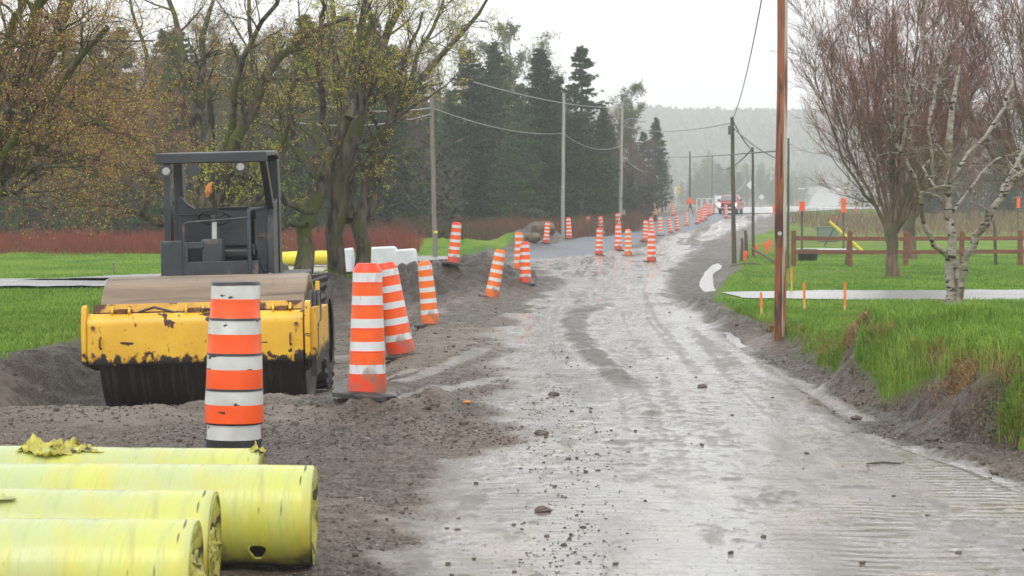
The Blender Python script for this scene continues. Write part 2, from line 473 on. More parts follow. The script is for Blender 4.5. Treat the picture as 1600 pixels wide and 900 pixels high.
def g_fine(x, y, M):
    z = P(y).astype(float) if hasattr(P(y), 'astype') else P(y)
    n1, n2, n3 = M['n1'], M['n2'], M['n3']
    # right bank and lawn
    s = x - xf(y)
    z = z + (hb(y)) * ss(s + .07 * n2 + .1 * n1, .0, 1.0 * bw(y) + .12) * (x > 0)
    z = z + .18 * ss(s, .5, 1.3) * gb(x, y, *G(1500, 560, .4), 2.6, 5.0)
    tx = np.interp(y, [p[1] for p in TRENCH], [p[0] for p in TRENCH])
    z = z + .20 * ss(x - tx, -.1, .15) * ss(y, TRENCH[0][1] - 1.5, TRENCH[0][1] + .5) * ss(-y, -TRENCH[-1][1] - 2, -TRENCH[-1][1] + .5) * ss(-(x - tx), -4, -1)
    z = z + .10 * ss(.28 - seg_d(x, y, TRENCH), 0, .2) * (1 + n2)
    # ditch
    ditch = np.exp(-((x - xf(y) + .35) / .45) ** 2) * ss(y, 43, 52) * ss(-y, -88, -70)
    z = z - .10 * ditch
    z = z + .07 * np.exp(-((x - xf(y) + 1.5) / .7) ** 2) * ss(y, 50, 56) * ss(-y, -90, -70)
    z = z + .30 * gb(x, y, *G(1142, 445), .42, 2.4) * (1 + .4 * n2)
    z = z + .16 * np.exp(-((x - xf(y) + .12) / .22) ** 2) * ss(y, 29, 33) * ss(-y, -46, -42) * (1 + n2)
    # left: dug-out strip with the roller in it
    dig = ss(x - xle(y), .15, 1.1 + .2) * ss(-1.35 - x + .1 * n1, -.2, 1.0) * ss(y, 18.5, 23) * ss(-y, -49.5 - .5 * 0, -45.5)
    z = z - .40 * dig
    z = z + .16 * ss(xle(y) - x, -.9, .1) * (x < 0) * ss(-y, -60, -50) * ss(y, 8, 16)
    berm = np.exp(-((y - 50.5 - .4 * n1) / 1.5) ** 2) * ss(x, -6.2, -5.2) * ss(-x, 2.0, 2.6)
    z = z + .20 * berm * (1 + .8 * n2)
    z = z + .85 * gb(x, y, *( (745 - 800) / FPX * 52, 52), .95, 1.9) * (1 + .22 * n2)
    z = z + .50 * gb(x, y, *( (660 - 800) / FPX * 50, 50), .7, 1.6) * (1 + .3 * n2)
    z = z + .26 * gb(x, y, *( (835 - 800) / FPX * 56, 56), .6, 2.2) * (1 + .3 * n2)
    z = z + .13 * gb(x, y, -.78, 18.4, .48, 1.0) * (1 + .6 * n2) + .10 * gb(x, y, -1.9, 18.6, .9, .8) * (1 + .8 * n2)
    z = z + .12 * gb(x, y, -1.3, 20.6, .9, 1.0)
    # heaps beyond
    z = z + .75 * gb(x, y, (800 - 800) / FPX * 95, 95, 1.5, 3) * (1 + .15 * n2)
    z = z + .35 * gb(x, y, (735 - 800) / FPX * 90, 90, 1.6, 3)
    z = z + 1.15 * gb(x, y, (842 - 800) / FPX * 118, 118, 1.25, 3) * (1 + .15 * n2)
    z = z + .45 * gb(x, y, (690 - 800) / FPX * 112, 112, 3.4, 2) * (1 + .3 * n2)
    soil = M['soil']
    z = z + soil * ss(x * 0 + 1, 0, 1) * (.16 * fbm(x * 1.1, y * .9, 101, 4) * (x < 3) + .11 * fbm(x * 3.2, y * 2.2, 102, 4) + .05 * fbm(x * 9, y * 5, 103, 2))
    z = z + (1 - M['grass']) * (1 - M['wet']) * ss(y, 60, 80) * ss(-y, -200, -150) * (.05 * n1 + .03 * fbm(x * 2.4, y * .9, 104, 3))
    z = z + .12 * M['stone'] * (y < 150)
    # general roughness
    rough_d = (1 - M['grass']) * (1 - M['wet']) * (1 - .7 * M['stone'])
    fade = ss(-y, -120, -40)
    z = z + (1 - M['grass'] * .6) * .05 * (n2 + .6 * n3 + .4 * fbm(x * 24, y * 16, 51, 2)) * ss(x - xf(y), -.1, .15) * ss(-(x - xf(y)) + bw(y) * 1.4, -.1, .3) * (x > 0) * ss(-y, -50, -40)
    z = z + rough_d * fade * (.030 * n1 + .030 * n2 + .016 * n3 + .012 * fbm(x * 26, y * 18, 5, 2) * ss(-y, -40, -22))
    z = z + M['wet'] * fade * (.006 * n1 + .004 * n2 - .014 * M['trk'] * ss(y, 12, 18))
    z = z + .036 * ss(.32 + .06 * n2 - seg_d(x, y, RUT1) * np.interp(y, [20, 26, 40], [1.6, 1.1, .8]), 0, .3) * (1 + .5 * n3)
    z = z + M['wet'] * .0014 * np.sin(y * 40 + n1 * 16 + n2 * 3 + x * 1.7) * ss(fbm(x * .5, y * .25, 91, 2), -.3, .4) * ss(24 - y, 0, 5)
    z = z + M['mud'] * M['wet'] * (.010 + .016 * n3 + .01 * n2) * fade
    # tyre tread prints along the right shoulder
    td = seg_d(x, y, TYRE)
    z = z - .025 * ss(.24 - td, 0, .1) + .009 * ss(.22 - td, 0, .05) * (np.sin((y - np.abs(x - np.interp(y, [p[1] for p in TYRE][::-1], [p[0] for p in TYRE][::-1])) * 1.6) * 30) > 0)
    z = z + M['grass'] * (.05 * n1 + .02 * n2) * ss(-y, -200, -60)
    # rutted far track
    far_t = ss((x - xl(y)), -.5, .5) * ss((xr(y) - x), -.5, .5) * ss(y, 84, 95) * ss(-y, -210, -190)
    z = z + far_t * (.10 * fbm(x * .8, y * .06, 71, 3) + .06 * fbm(x * .3, y * .12, 72, 2))
    # flats for the puddles and driveways
    for (lv, pg) in PUD:
        d = seg_d(x, y, pg + pg[:1]); ins = in_poly(x, y, pg)
        z = np.where(ins, lv - .02 - .2 * np.minimum(d, .2), np.where(d < .6, z * ss(d, 0, .6) + (lv + .004) * (1 - ss(d, 0, .6)), z))
        z = np.where((y < pg[0][1] + 1) & (y > lvn(pg)) & (x > .6) & (x < xf(y)) & (d > .3) & (len(pg) > 8), np.minimum(z, lv + .03 + .10 * ss(d, .3, 1.2)), z)
    dd = np.abs(y - dr_y(x)); k = ss(4.2 - dd, 0, 1.4) * ss(x, 3.6, 5.2)
    z = z * (1 - k) + k * 0.02
    k = ss(3.2 - seg_d(x, y, DL), 0, 1.0) * ss(-x, .5, 2.0)
    z = z * (1 - k) + k * np.interp(x, [-9, -5, -1], [.18, .10, .06])
    # hills
    z = z + ss(y, 1200, 1600) * (11 * fbm(x / 280, y / 440, 81, 3) - 9 * ss(x, 170, 480))
    return z
def ground(x, y):
    x = np.atleast_1d(np.asarray(x, float)); y = np.atleast_1d(np.asarray(y, float))
    return g_fine(x, y, masks(x, y))
def gz(x, y): return float(ground(x, y)[0])
def hit(px, py):
    D = _D[_D > 8]
    x = (px - 800) / FPX * D
    f = (HC - (py - HOR) / FPX * D) - ground(x, D)
    k = int(np.argmax(f < 0))
    if f[k] >= 0: k = len(D) - 1
    return Vector((x[k], D[k], ground(x[k], D[k])[0]))
def at(px, py, D):
    return Vector(((px - 800) / FPX * D, D, HC - (py - HOR) / FPX * D))

# grid: finer near the camera
rows = [7.0]
while rows[-1] < 1950:
    y = rows[-1]
    rows.append(y + max(.028, min(y * y / 2176 / 1.9 * .8, y * .02)))
rows = np.array(rows)
u_in = np.linspace(-.27, .27, 560)
u_out = .27 + np.cumsum(np.geomspace(.0012, .05, 34))
us = np.concatenate([-u_out[::-1], u_in, u_out])
UX, YY = np.meshgrid(us, rows)
XX = UX * (YY + 1.5)
MK = masks(XX, YY)
ZZ = g_fine(XX, YY, MK)
nr, nc = XX.shape
gm = bpy.data.materials.new("ground")
gm.use_nodes = True
def ground_shader(m):
    t = m.node_tree; p = t.nodes['Principled BSDF']
    N = t.nodes.new
    a1 = N('ShaderNodeAttribute'); a1.attribute_name = "mask_a"
    a2 = N('ShaderNodeAttribute'); a2.attribute_name = "mask_b"
    s1 = N('ShaderNodeSeparateColor'); lk(t, a1.outputs['Color'], s1.inputs[0])
    s2 = N('ShaderNodeSeparateColor'); lk(t, a2.outputs['Color'], s2.inputs[0])
    g = N('ShaderNodeNewGeometry'); pos = g.outputs['Position']
    def noise(sc, det=5, st=None, ro=.55):
        v = pos
        if st:
            mp = N('ShaderNodeMapping'); mp.inputs['Scale'].default_value = st; lk(t, pos, mp.inputs['Vector']); v = mp.outputs[0]
        n = N('ShaderNodeTexNoise'); n.inputs['Scale'].default_value = sc; n.inputs['Detail'].default_value = det; n.inputs['Roughness'].default_value = ro
        lk(t, v, n.inputs['Vector']); return n.outputs['Fac']
    def ramp(f, *st):
        r = N('ShaderNodeValToRGB'); e = r.color_ramp.elements
        while len(e) < len(st): e.new(.5)
        for k, (q, c) in enumerate(st): e[k].position = q; e[k].color = (*c, 1)
        lk(t, f, r.inputs[0]); return r.outputs[0]
    def mix(f, a, b, rgb=True):
        x = N('ShaderNodeMix'); ia, ib, io = (6, 7, 2) if rgb else (2, 3, 0)
        if rgb: x.data_type = 'RGBA'
        for i, v in ((0, f), (ia, a), (ib, b)):
            if hasattr(v, 'links'): lk(t, v, x.inputs[i])
            else: x.inputs[i].default_value = v if (i == 0 or not rgb) else (*v, 1)
        return x.outputs[io]
    def math_(op, a, b=None, clamp=False):
        x = N('ShaderNodeMath'); x.operation = op; x.use_clamp = clamp
        for i, v in ((0, a), (1, b)):
            if v is None: continue
            if hasattr(v, 'links'): lk(t, v, x.inputs[i])
            else: x.inputs[i].default_value = v
        return x.outputs[0]
    f_hi = noise(38, 7, None, .7)
    f_mid = noise(5, 6)
    f_str = noise(1.4, 6, (1, .35, 1))
    dirt = ramp(f_hi, (.39, (.020, .0155, .0105)), (.5, (.072, .058, .040)), (.62, (.20, .162, .118)))
    dirt_b = ramp(f_hi, (.39, (.045, .031, .020)), (.5, (.125, .092, .062)), (.62, (.25, .195, .145)))
    dirt = mix(s2.outputs[1], dirt, dirt_b)
    vo = N('ShaderNodeTexVoronoi'); vo.inputs['Scale'].default_value = 26; lk(t, pos, vo.inputs['Vector'])
    peb = math_('LESS_THAN', vo.outputs['Distance'], .14)
    dirt = mix(math_('MULTIPLY', peb, .55), dirt, (.30, .28, .255))
    road = ramp(f_str, (.38, (.265, .253, .235)), (.52, (.215, .197, .170)), (.64, (.135, .116, .093)))
    road = mix(math_('MULTIPLY', ramp(noise(2.2, 7, (1, .5, 1)), (.52, (0, 0, 0)), (.66, (1, 1, 1))), .45), road, (.34, .27, .21))
    wet = s1.outputs[1]
    mud = s1.outputs[2]
    gritty = ramp(f_hi, (.38, (.35, .34, .33)), (.5, (1, 1, 1)), (.62, (1.4, 1.38, 1.35)))
    mm = N('ShaderNodeMix'); mm.data_type = 'RGBA'; mm.blend_type = 'MULTIPLY'; mm.inputs[0].default_value = .55; lk(t, road, mm.inputs[6]); lk(t, gritty, mm.inputs[7]); road = mm.outputs[2]
    vr = N('ShaderNodeTexVoronoi'); vr.inputs['Scale'].default_value = 19; lk(t, pos, vr.inputs['Vector'])
    fl = math_('MULTIPLY', math_('LESS_THAN', vr.outputs['Distance'], .13), ramp(f_mid, (.48, (0, 0, 0)), (.56, (1, 1, 1))))
    road = mix(math_('MULTIPLY', fl, .8), road, (.075, .066, .056))
    road = mix(mud, road, (.088, .072, .057))
    tan = ramp(noise(2.5, 6, (1, .5, 1)), (.3, (.15, .118, .088)), (.7, (.24, .195, .15)))
    at3 = N('ShaderNodeAttribute'); at3.attribute_name = 'mask_c'; s4 = N('ShaderNodeSeparateColor'); lk(t, at3.outputs['Color'], s4.inputs[0])
    dirt = mix(math_('MULTIPLY', s4.outputs[2], .75), dirt, tan)
    base = mix(wet, dirt, road)
    f_gr = noise(13, 8, (1, 1, 1), .75)
    stone = ramp(f_gr, (.40, (.06, .068, .085)), (.5, (.15, .165, .19)), (.60, (.30, .315, .34)))
    base = mix(s2.outputs[0], base, stone)
    redd = N('ShaderNodeAttribute'); redd.attribute_name = 'mask_c'
    s3 = N('ShaderNodeSeparateColor'); lk(t, redd.outputs['Color'], s3.inputs[0])
    base = mix(s3.outputs[0], base, (.115, .066, .042))
    soilc = ramp(f_hi, (.40, (.014, .010, .007)), (.51, (.046, .034, .023)), (.62, (.14, .108, .078)))
    base = mix(s3.outputs[1], base, soilc)
    spec_ = mix(s1.outputs[0], mix(wet, .28, .5, False), .06, False)
    lk(t, spec_, p.inputs['Specular IOR Level'])
    f_g = noise(.5, 6, (1, .45, 1)); f_g2 = noise(22, 4, (1, .6, 1), .7)
    grass = ramp(f_g, (.38, (.075, .185, .012)), (.5, (.13, .27, .018)), (.62, (.22, .32, .035)))
    grass = mix(math_('MULTIPLY', f_g2, .45), grass, (.04, .10, .01))
    grass = mix(s2.outputs[2], grass, (.20, .16, .075))
    base = mix(s1.outputs[0], base, grass)
    lk(t, base, p.inputs['Base Color'])
    # roughness: water film where wet, damp elsewhere
    film = noise(3.0, 7, (1, .35, 1), .65)
    r_w = ramp(film, (.38, (.05,) * 3), (.52, (.14,) * 3), (.66, (.34,) * 3))
    r_w = mix(mud, r_w, (.6, .6, .6))
    r_d = ramp(f_mid, (.35, (.34,) * 3), (.65, (.66,) * 3))
    rr = mix(wet, r_d, r_w)
    rr = mix(s2.outputs[0], rr, (.5, .5, .5))
    rr = mix(s1.outputs[0], rr, (.75, .75, .75))
    lk(t, rr, p.inputs['Roughness'])
    # bump
    b1 = N('ShaderNodeBump'); b1.inputs['Distance'].default_value = .05
    dry = math_('SUBTRACT', 1, wet, True)
    st = math_('ADD', math_('MULTIPLY', dry, .75), math_('MULTIPLY', mud, .5), True)
    lk(t, math_('MULTIPLY', math_('ADD', st, .05), 1.0), b1.inputs['Strength'])
    lk(t, f_hi, b1.inputs['Height'])
    rip = noise(9, 4, (.35, 1, 1), .6)
    b2 = N('ShaderNodeBump'); b2.inputs['Distance'].default_value = .012
    lk(t, math_('MULTIPLY', wet, .55), b2.inputs['Strength']); lk(t, rip, b2.inputs['Height']); lk(t, b1.outputs[0], b2.inputs['Normal'])
    lk(t, b2.outputs[0], p.inputs['Normal'])
ground_shader(gm)

idx = np.arange(nr * nc).reshape(nr, nc)
Q = np.stack([idx[:-1, :-1], idx[:-1, 1:], idx[1:, 1:], idx[1:, :-1]], -1).reshape(-1, 4)
cx_ = ((XX[:-1, :-1] + XX[1:, 1:]) * .5).ravel(); cy_ = ((YY[:-1, :-1] + YY[1:, 1:]) * .5).ravel()
V = np.stack([XX, YY, ZZ], -1).reshape(-1, 3)
A = np.stack([MK['grass'], MK['wet'], MK['mud'] * MK['wet'], np.ones_like(XX)], -1).reshape(-1, 4)
B = np.stack([MK['stone'], MK['brown'], MK['straw'], np.ones_like(XX)], -1).reshape(-1, 4)
CC = ss(XX - xf(YY), .0, .25) * ss(-(XX - xf(YY)), -3, -2) * (XX > 0) * ss(MK['n1'] + MK['n2'], -.8, .5) * .8 * (YY < 40)
CC = np.stack([CC, MK['soil'], ss(MK['n1'] + .6 * MK['n2'] + .8 * gb(XX, YY, -2.1, 30, 1.2, 6) + .6 * gb(XX, YY, -2.2, 17.6, 1.6, 1.1), .05, .6), np.ones_like(CC)], -1).reshape(-1, 4)
def sub_mesh(name, sel):
    q = Q[sel]
    uq, inv = np.unique(q, return_inverse=True)
    o = quads_obj(name, V[uq], inv.reshape(-1, 4), gm, attrs={"mask_a": A[uq], "mask_b": B[uq], "mask_c": CC[uq]})
    return tag(o, kind='structure')
gq = MK['grass'][:-1, :-1].ravel() > .5
tq = (cx_ > xl(cy_)) & (cx_ < xr(cy_)) & (cy_ < 262)
sq = (MK['stone'][:-1, :-1].ravel() > .5)
hq = cy_ > 1130
code = np.where(hq, 4, np.where(gq & ~tq, 1, np.where(sq, 2, np.where(tq, 3, 0))))
for k, nme in enumerate(['dirt_ground', 'lawn', 'gravel_bed', 'muddy_road', 'hills']):
    sub_mesh(nme, code == k)

# sheets lying on the terrain: driveways, far road, puddles
wet_as = mat('wet_asphalt', (.11, .11, .115), .16, (.20, .195, .19), 1.2, bump=.12, bscale=14, stretch=(.5, 1, 1), lo=.3, hi=.7)
water = mat('puddle_water', (.34, .33, .31), .16, bump=.12, bscale=5)
pale_wet = mat('pale_wet_road', (.34, .34, .345), .14, (.42, .42, .42), .4, bump=.1, bscale=8)
pale_drive = mat('wet_driveway_asphalt', (.27, .27, .27), .26, (.40, .39, .38), .8, bump=.1, bscale=10, stretch=(.4, 1, 1), lo=.3, hi=.7)
def strip(name, pts, w, m, lift=.02, n=60, k=8, jit=.08, wl=None):
    pts = np.array(pts, float)
    L = np.concatenate([[0], np.cumsum(np.hypot(*np.diff(pts, axis=0).T))])
    s = np.linspace(0, L[-1], n)
    cx = np.interp(s, L, pts[:, 0]); cyy = np.interp(s, L, pts[:, 1])
    ww = np.interp(s, L, w) if hasattr(w, '__len__') else np.full(n, w)
    tx = np.gradient(cx); ty = np.gradient(cyy); l = np.hypot(tx, ty); nx, ny = -ty / l, tx / l
    q = np.linspace(-1, 1, k)
    e = 1 + jit * fbm(s * .8, s * 0, 5, 3)
    X = cx[:, None] + nx[:, None] * q[None] * (ww * e / 2)[:, None]
    Y = cyy[:, None] + ny[:, None] * q[None] * (ww * e / 2)[:, None]
    if jit > .05:
        ed = np.abs(q)[None] ** 3; Y = Y + ed * np.sign(q)[None] * .45 * fbm(X * 1.7, Y * .3, 12, 3); X = X + ed * .2 * fbm(X * 2, Y, 14, 2)
    Z = ground(X.ravel(), Y.ravel()).reshape(X.shape) + lift
    i = np.arange(n * k).reshape(n, k)
    QQ = np.stack([i[:-1, :-1], i[:-1, 1:], i[1:, 1:], i[1:, :-1]], -1).reshape(-1, 4)
    return tag(quads_obj(name, np.stack([X, Y, Z], -1).reshape(-1, 3), QQ, m), kind='structure')
strip('driveway', [(4.7, dr_y(4.7)), (7, dr_y(7)), (12, dr_y(12)), (30, dr_y(30))], [3.0, 5.0, 5.4, 5.4], pale_drive, .02, 160, 14)
strip('driveway', DL, [5, 5, 3.8, 3.4, 3.4, 3.2, 3.4, 3.4], pale_drive, .07, 160, 14)
strip('side_road', [((1160 - 800) / FPX * 218, 218), ((1195 - 800) / FPX * 236, 236), ((1255 - 800) / FPX * 250, 250), (52, 244), (80, 236), (125, 232)], [6, 13, 15, 9, 8, 8], pale_wet, .06, 120, 12, .02)
strip('distant_road', [((1284 - 800) / FPX * 700, 700), ((1286 - 800) / FPX * 760, 760), ((1291 - 800) / FPX * 900, 900), ((1299 - 800) / FPX * 1078, 1078), ((1292 - 800) / FPX * 1100, 1100)], [10, 10.6, 10.6, 10.2, 10], pale_wet, .15, 80, 6, .0)
for (lv, pg) in PUD:
    pts = []
    for (p0, p1) in zip(pg, pg[1:] + pg[:1]):
        for q in range(6):
            t = q / 6; pts.append((p0[0] + (p1[0] - p0[0]) * t, p0[1] + (p1[1] - p0[1]) * t))
    pts = [(a + .10 * float(fbm(a * 6, b * 1.1, 55, 3)), b) for a, b in pts]
    pts = [tuple(np.array(pts[i - 1]) * .25 + np.array(pts[i]) * .5 + np.array(pts[(i + 1) % len(pts)]) * .25) for i in range(len(pts))]
    mb = MB(); mb.add([(a, b, lv) for a, b in pts], [tuple(range(len(pts)))])
    tag(mb.build('puddle', water, smooth=False), kind='structure')
# ------------------------------------------------------------------ haze
hz = bpy.data.materials.new("haze_air")
hz.use_nodes = True
hz.node_tree.nodes.clear()
ho = hz.node_tree.nodes.new('ShaderNodeOutputMaterial')
hv = hz.node_tree.nodes.new('ShaderNodeVolumePrincipled')
hv.inputs['Color'].default_value = (.995, .995, .998, 1)
hv.inputs['Density'].default_value = HAZE
hv.inputs['Anisotropy'].default_value = 0.2
hz.node_tree.links.new(hv.outputs[0], ho.inputs['Volume'])
mb = MB(); mb.box(-1900, 1900, -15, 1990, -16, 112)
tag(mb.build('haze', hz, smooth=False), kind='stuff')

# ------------------------------------------------------------------ road roller
yellow = mat('yellow_paint', (.76, .45, .018), .42, (.68, .36, .014), 3, bump=.15, bscale=25, coat=.15)
spots(yellow, (.06, .022, .010), 4.2, .66, .68, .8, 10, w=3)
spots(yellow, (.045, .02, .012), 5.5, .64, .67, .85, 12, stretch=(.5, 1, 1.6), w=9)
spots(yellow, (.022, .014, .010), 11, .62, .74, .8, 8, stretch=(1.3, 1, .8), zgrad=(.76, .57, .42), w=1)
drum_m = mat('muddy_drum_steel', (.155, .102, .060), .36, (.26, .185, .118), 5, bump=.25, bscale=30, stretch=(.25, 1.6, 1.6), lo=.3, hi=.7, spec=.6)
spots(drum_m, (.09, .06, .04), 4, .60, .66, .5, 8, stretch=(.12, 2.5, 2.5), w=5)
spots(drum_m, (.020, .014, .010), 7, .66, .80, .5, 6, stretch=(2.2, .3, .3), zgrad=(.95, .62, .5))  # streaked overlay turns the drum colour near black toward the bottom
spots(drum_m, (.065, .045, .03), 9, .86, 1.0, .6, 8, stretch=(3, .22, .22), zgrad=(.95, .62, .36), w=15)
drum_side = mat('drum_side_steel', (.05, .045, .04), .5)
black_p = mat('black_paint', (.018, .020, .023), .33, (.030, .034, .038), 4, bump=.06, bscale=20)
grey_p = mat('grey_panel', (.026, .031, .036), .36, (.042, .050, .056), 5, bump=.06, bscale=20)
spots(grey_p, (.12, .10, .08), 6, .6, .7, .7, w=4)
dark_m = mat('dark_cavity', (.008, .008, .008), .6)
rubber = mat('tyre_rubber', (.022, .022, .023), .5, (.05, .048, .045), 8, bump=.3, bscale=50)
seat_m = mat('seat_vinyl', (.022, .023, .025), .38)
glass_l = mat('lamp_glass', (.30, .30, .29), .05, spec=.9)
rust = mat('rusty_steel', (.13, .05, .022), .7, (.22, .12, .05), 14, bump=.3)
red_p = mat('red_marks', (.35, .03, .02), .5)
pale_m = mat('pale_column', (.55, .54, .5), .4)

rx, ry = -3.31, 24.0
rz = gz(rx, ry) 
roller = empty('road_roller', (rx, ry, rz - .005), (0, R_(-1.3), 0),
    label='yellow single-drum road roller with a black open cab parked in the dug-out strip', cat='road roller')
# drum
mb = MB()
n = 96
prof = [(-1.04, .62), (-1.09, .66), (-1.09, .735), (-1.08, .75), (1.10, .75), (1.11, .735), (1.11, .66), (1.05, .62)]
vs = []
for (xx, r) in prof:
    for j in range(n):
        a = 2 * math.pi * j / n
        vs.append((xx, r * math.cos(a), .75 + r * math.sin(a)))
fs = [(i * n + j, i * n + (j + 1) % n, (i + 1) * n + (j + 1) % n, (i + 1) * n + j) for i in range(len(prof) - 1) for j in range(n)]
mb.add(vs, fs)
mb.cyl((-1.06, 0, .75), (-1.0, 0, .75), .64, n=48, m=1); mb.cyl((1.0, 0, .75), (1.06, 0, .75), .64, n=48, m=1)
for k in range(6):
    a = k * math.pi / 3
    mb.cyl((1.05, .3 * math.cos(a), .75 + .3 * math.sin(a)), (1.1, .3 * math.cos(a), .75 + .3 * math.sin(a)), .05, n=8, m=1)
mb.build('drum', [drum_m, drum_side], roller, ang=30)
# yoke: front cross beam with curved face
def arc(cy, cz, r, a0, a1, n=6): return [(cy + r * math.cos(R_(a0 + (a1 - a0) * k / n)), cz + r * math.sin(R_(a0 + (a1 - a0) * k / n))) for k in range(n + 1)]
pf = arc(-.95, 1.01, .13, 90, 180) + [(-1.09, .66)] + arc(-1.04, .64, .05, 180, 270, 3) + [(-1.0, .585), (-1.0, .62), (-1.05, .68), (-1.05, 1.0)] + arc(-.95, 1.01, .10, 180, 90)
mb = MB(); mb.prism(pf, -1.15, 1.13)
mb.box(-1.15, 1.13, -.92, -.88, .72, 1.10)
mb.build('front_beam', yellow, roller, ang=30, bevel=.006)
mb = MB()
mb.prism([(-.86, 1.135), (-.80, 1.16), (-.78, 1.225), (-.80, 1.235), (-.84, 1.19), (-.88, 1.15)], -1.12, 1.10)
mb.build('scraper_lip', spots(mat('worn_yellow', (.60, .33, .02), .5, (.45, .22, .02), 6), (.07, .03, .012), 4, .5, .56, .8, w=2), roller, bevel=.004)
mb = MB(); mb.box(-1.10, 1.08, -.90, -.80, 1.02, 1.10); mb.build('scraper_recess', dark_m, roller)
for bx_, bz_ in [(-1.08, 1.0), (-1.08, .70), (1.06, 1.0), (1.06, .70), (-.55, .67), (.0, .67), (.55, .67)]:
    mb = MB(); mb.cyl((bx_, -1.115, bz_), (bx_, -1.085, bz_), .022, n=6); mb.build('bolt', rust, roller)
mb = MB(); mb.tube([(-.62, -.93, 1.15), (-.45, -.98, 1.20), (-.2, -.97, 1.13), (.1, -.98, 1.17), (.35, -.95, 1.14), (.62, -.9, 1.19)], .014, 7); mb.build('hose', rubber, roller)
for s in (-1, 1):
    mb = MB(); mb.tube([(s * 1.0, -1.10, .90), (s * 1.0, -1.15, .88), (s * 1.0, -1.15, .80), (s * 1.0, -1.10, .78)], .012, 7); mb.build('tow_loop', rust, roller)
for bx_ in (-.80, -.02, .90):
    mb = MB()
    for s in (-.09, .09):
        mb.prism([(-1.0, 1.10), (-1.03, 1.16), (-.97, 1.22), (-.90, 1.20), (-.86, 1.10)], bx_ + s - .012, bx_ + s + .012)
    mb.cyl((bx_ - .12, -.95, 1.16), (bx_ + .12, -.95, 1.16), .022, n=10, m=1)
    mb.box(bx_ - .05, bx_ + .06, -.99, -.90, 1.13, 1.185, 1)
    mb.build('scraper_bracket', [yellow, rust], roller, bevel=.004)
# side members
for s in (-1, 1):
    x0, x1 = sorted((s * 1.15, s * 1.205))
    mb = MB()
    pf = [(-1.10, .62), (-1.12, 1.0), (-1.06, 1.22), (-.98, 1.24), (-.9, 1.14), (.2, 1.10), (1.1, 1.10), (1.1, .62), (.5, .50), (-.4, .50)]
    mb.prism(pf, x0, x1)
    if s > 0:
        mb.box(1.205, 1.26, -1.02, -.45, .44, 1.16); 
        mb.box(1.256, 1.263, -.78, -.70, .68, .98, 1)
        mb.box(1.21, 1.25, -.42, -.34, .9, 1.42)
    mb.build('side_frame', [yellow, dark_m], roller, bevel=.012)
mb = MB(); mb.box(-1.2, 1.2, 1.02, 1.25, .55, 1.10); mb.box(-.3, .3, 1.25, 2.0, .55, .95); mb.build('rear_yoke', yellow, roller, bevel=.02)
mb = MB()
for q in range(3):
    c = Vector((1.17 + q * .035, -.52 + q * .05, 1.14))
    mb.tube([c + Vector((0, .13 * math.cos(a), .17 * math.sin(a))) for a in [k * math.pi / 9 for k in range(-3, 13)]], .022, 8)
mb.build('hydraulic_hose', rubber, roller)
# rear chassis, hood
mb = MB(); mb.box(-.72, .70, 1.95, 4.7, .62, 1.42); mb.build('chassis', black_p, roller, bevel=.02)
mb = MB(); mb.prism([(3.55, 1.2), (3.55, 1.58), (4.6, 1.5), (4.85, 1.4), (4.85, .8), (3.55, .8)], -.78, .40); mb.build('engine_hood', black_p, roller, bevel=.03)
# rear wheels
for s in (-1, 1):
    cxw = s * .93 - .11
    wh = empty('rear_wheel', (cxw, 2.9, .70)); wh.parent = roller
    mb = MB(); n = 48
    pr = [(-.26, .40), (-.27, .52), (-.25, .64), (-.17, .675), (.17, .675), (.25, .64), (.27, .52), (.26, .40)]
    vs = [(a, r * math.cos(2 * math.pi * j / n), r * math.sin(2 * math.pi * j / n)) for a, r in pr for j in range(n)]
    mb.add(vs, [(i * n + j, i * n + (j + 1) % n, (i + 1) * n + (j + 1) % n, (i + 1) * n + j) for i in range(len(pr) - 1) for j in range(n)])
    for j in range(22):
        for side in (-1, 1):
            a = 2 * math.pi * (j + (.5 if side > 0 else 0)) / 22
            X = Matrix.Rotation(a, 4, 'X') @ Matrix.Translation((side * .13, 0, .685)) @ Matrix.Rotation(side * R_(38), 4, 'Z')
            mb.box(-.15, .15, -.028, .028, -.03, .03, 0, X)
    mb.build('tyre', rubber, wh, ang=40)
    mb = MB(); mb.cyl((-.2, 0, 0), (.2, 0, 0), .41, n=32); mb.cyl((s * .2, 0, 0), (s * .235, 0, 0), .2, n=20)
    mb.cyl((s * .2, 0, 0), (s * .225, 0, 0), .37, .33, n=32)
    mb.build('rim', yellow, wh, ang=30)
mb = MB(); mb.tube([(1.215 - .02, 2.9 + .6 * math.cos(a), .70 + .6 * math.sin(a)) for a in [R_(95 - k * 6) for k in range(10)]], .012, 6)
# canopy and cab
_before = set(o.name for o in roller.children)
cab = roller
mb = MB()
# roof with front lip, curving down at the rear right into the corner post
roof = [(2.28, 2.79), (2.28, 2.915), (3.35, 2.955), (3.62, 2.94), (3.74, 2.90), (3.76, 2.86), (3.72, 2.85), (3.62, 2.88), (3.35, 2.90), (2.34, 2.86), (2.34, 2.79)]
mb.prism(roof, -.82, .53)
mb.build('canopy_roof', black_p, cab, bevel=.012)
mb = MB()
def slab(p0, p1, w, d, m=0):   # a rectangular bar between two points
    p0, p1 = Vector(p0), Vector(p1)
    t = (p1 - p0).normalized(); q = t.to_track_quat('Z', 'X').to_matrix().to_4x4()
    mb.box(-w / 2, w / 2, -d / 2, d / 2, 0, (p1 - p0).length, m, Matrix.Translation(p0) @ q)
mb = MB(); mb.prism([(3.55, 1.42), (3.58, 2.3), (3.50, 2.84), (3.70, 2.86), (3.80, 2.6), (3.84, 1.42)], .40, .53); mb.build('rear_post', black_p, cab, bevel=.012)
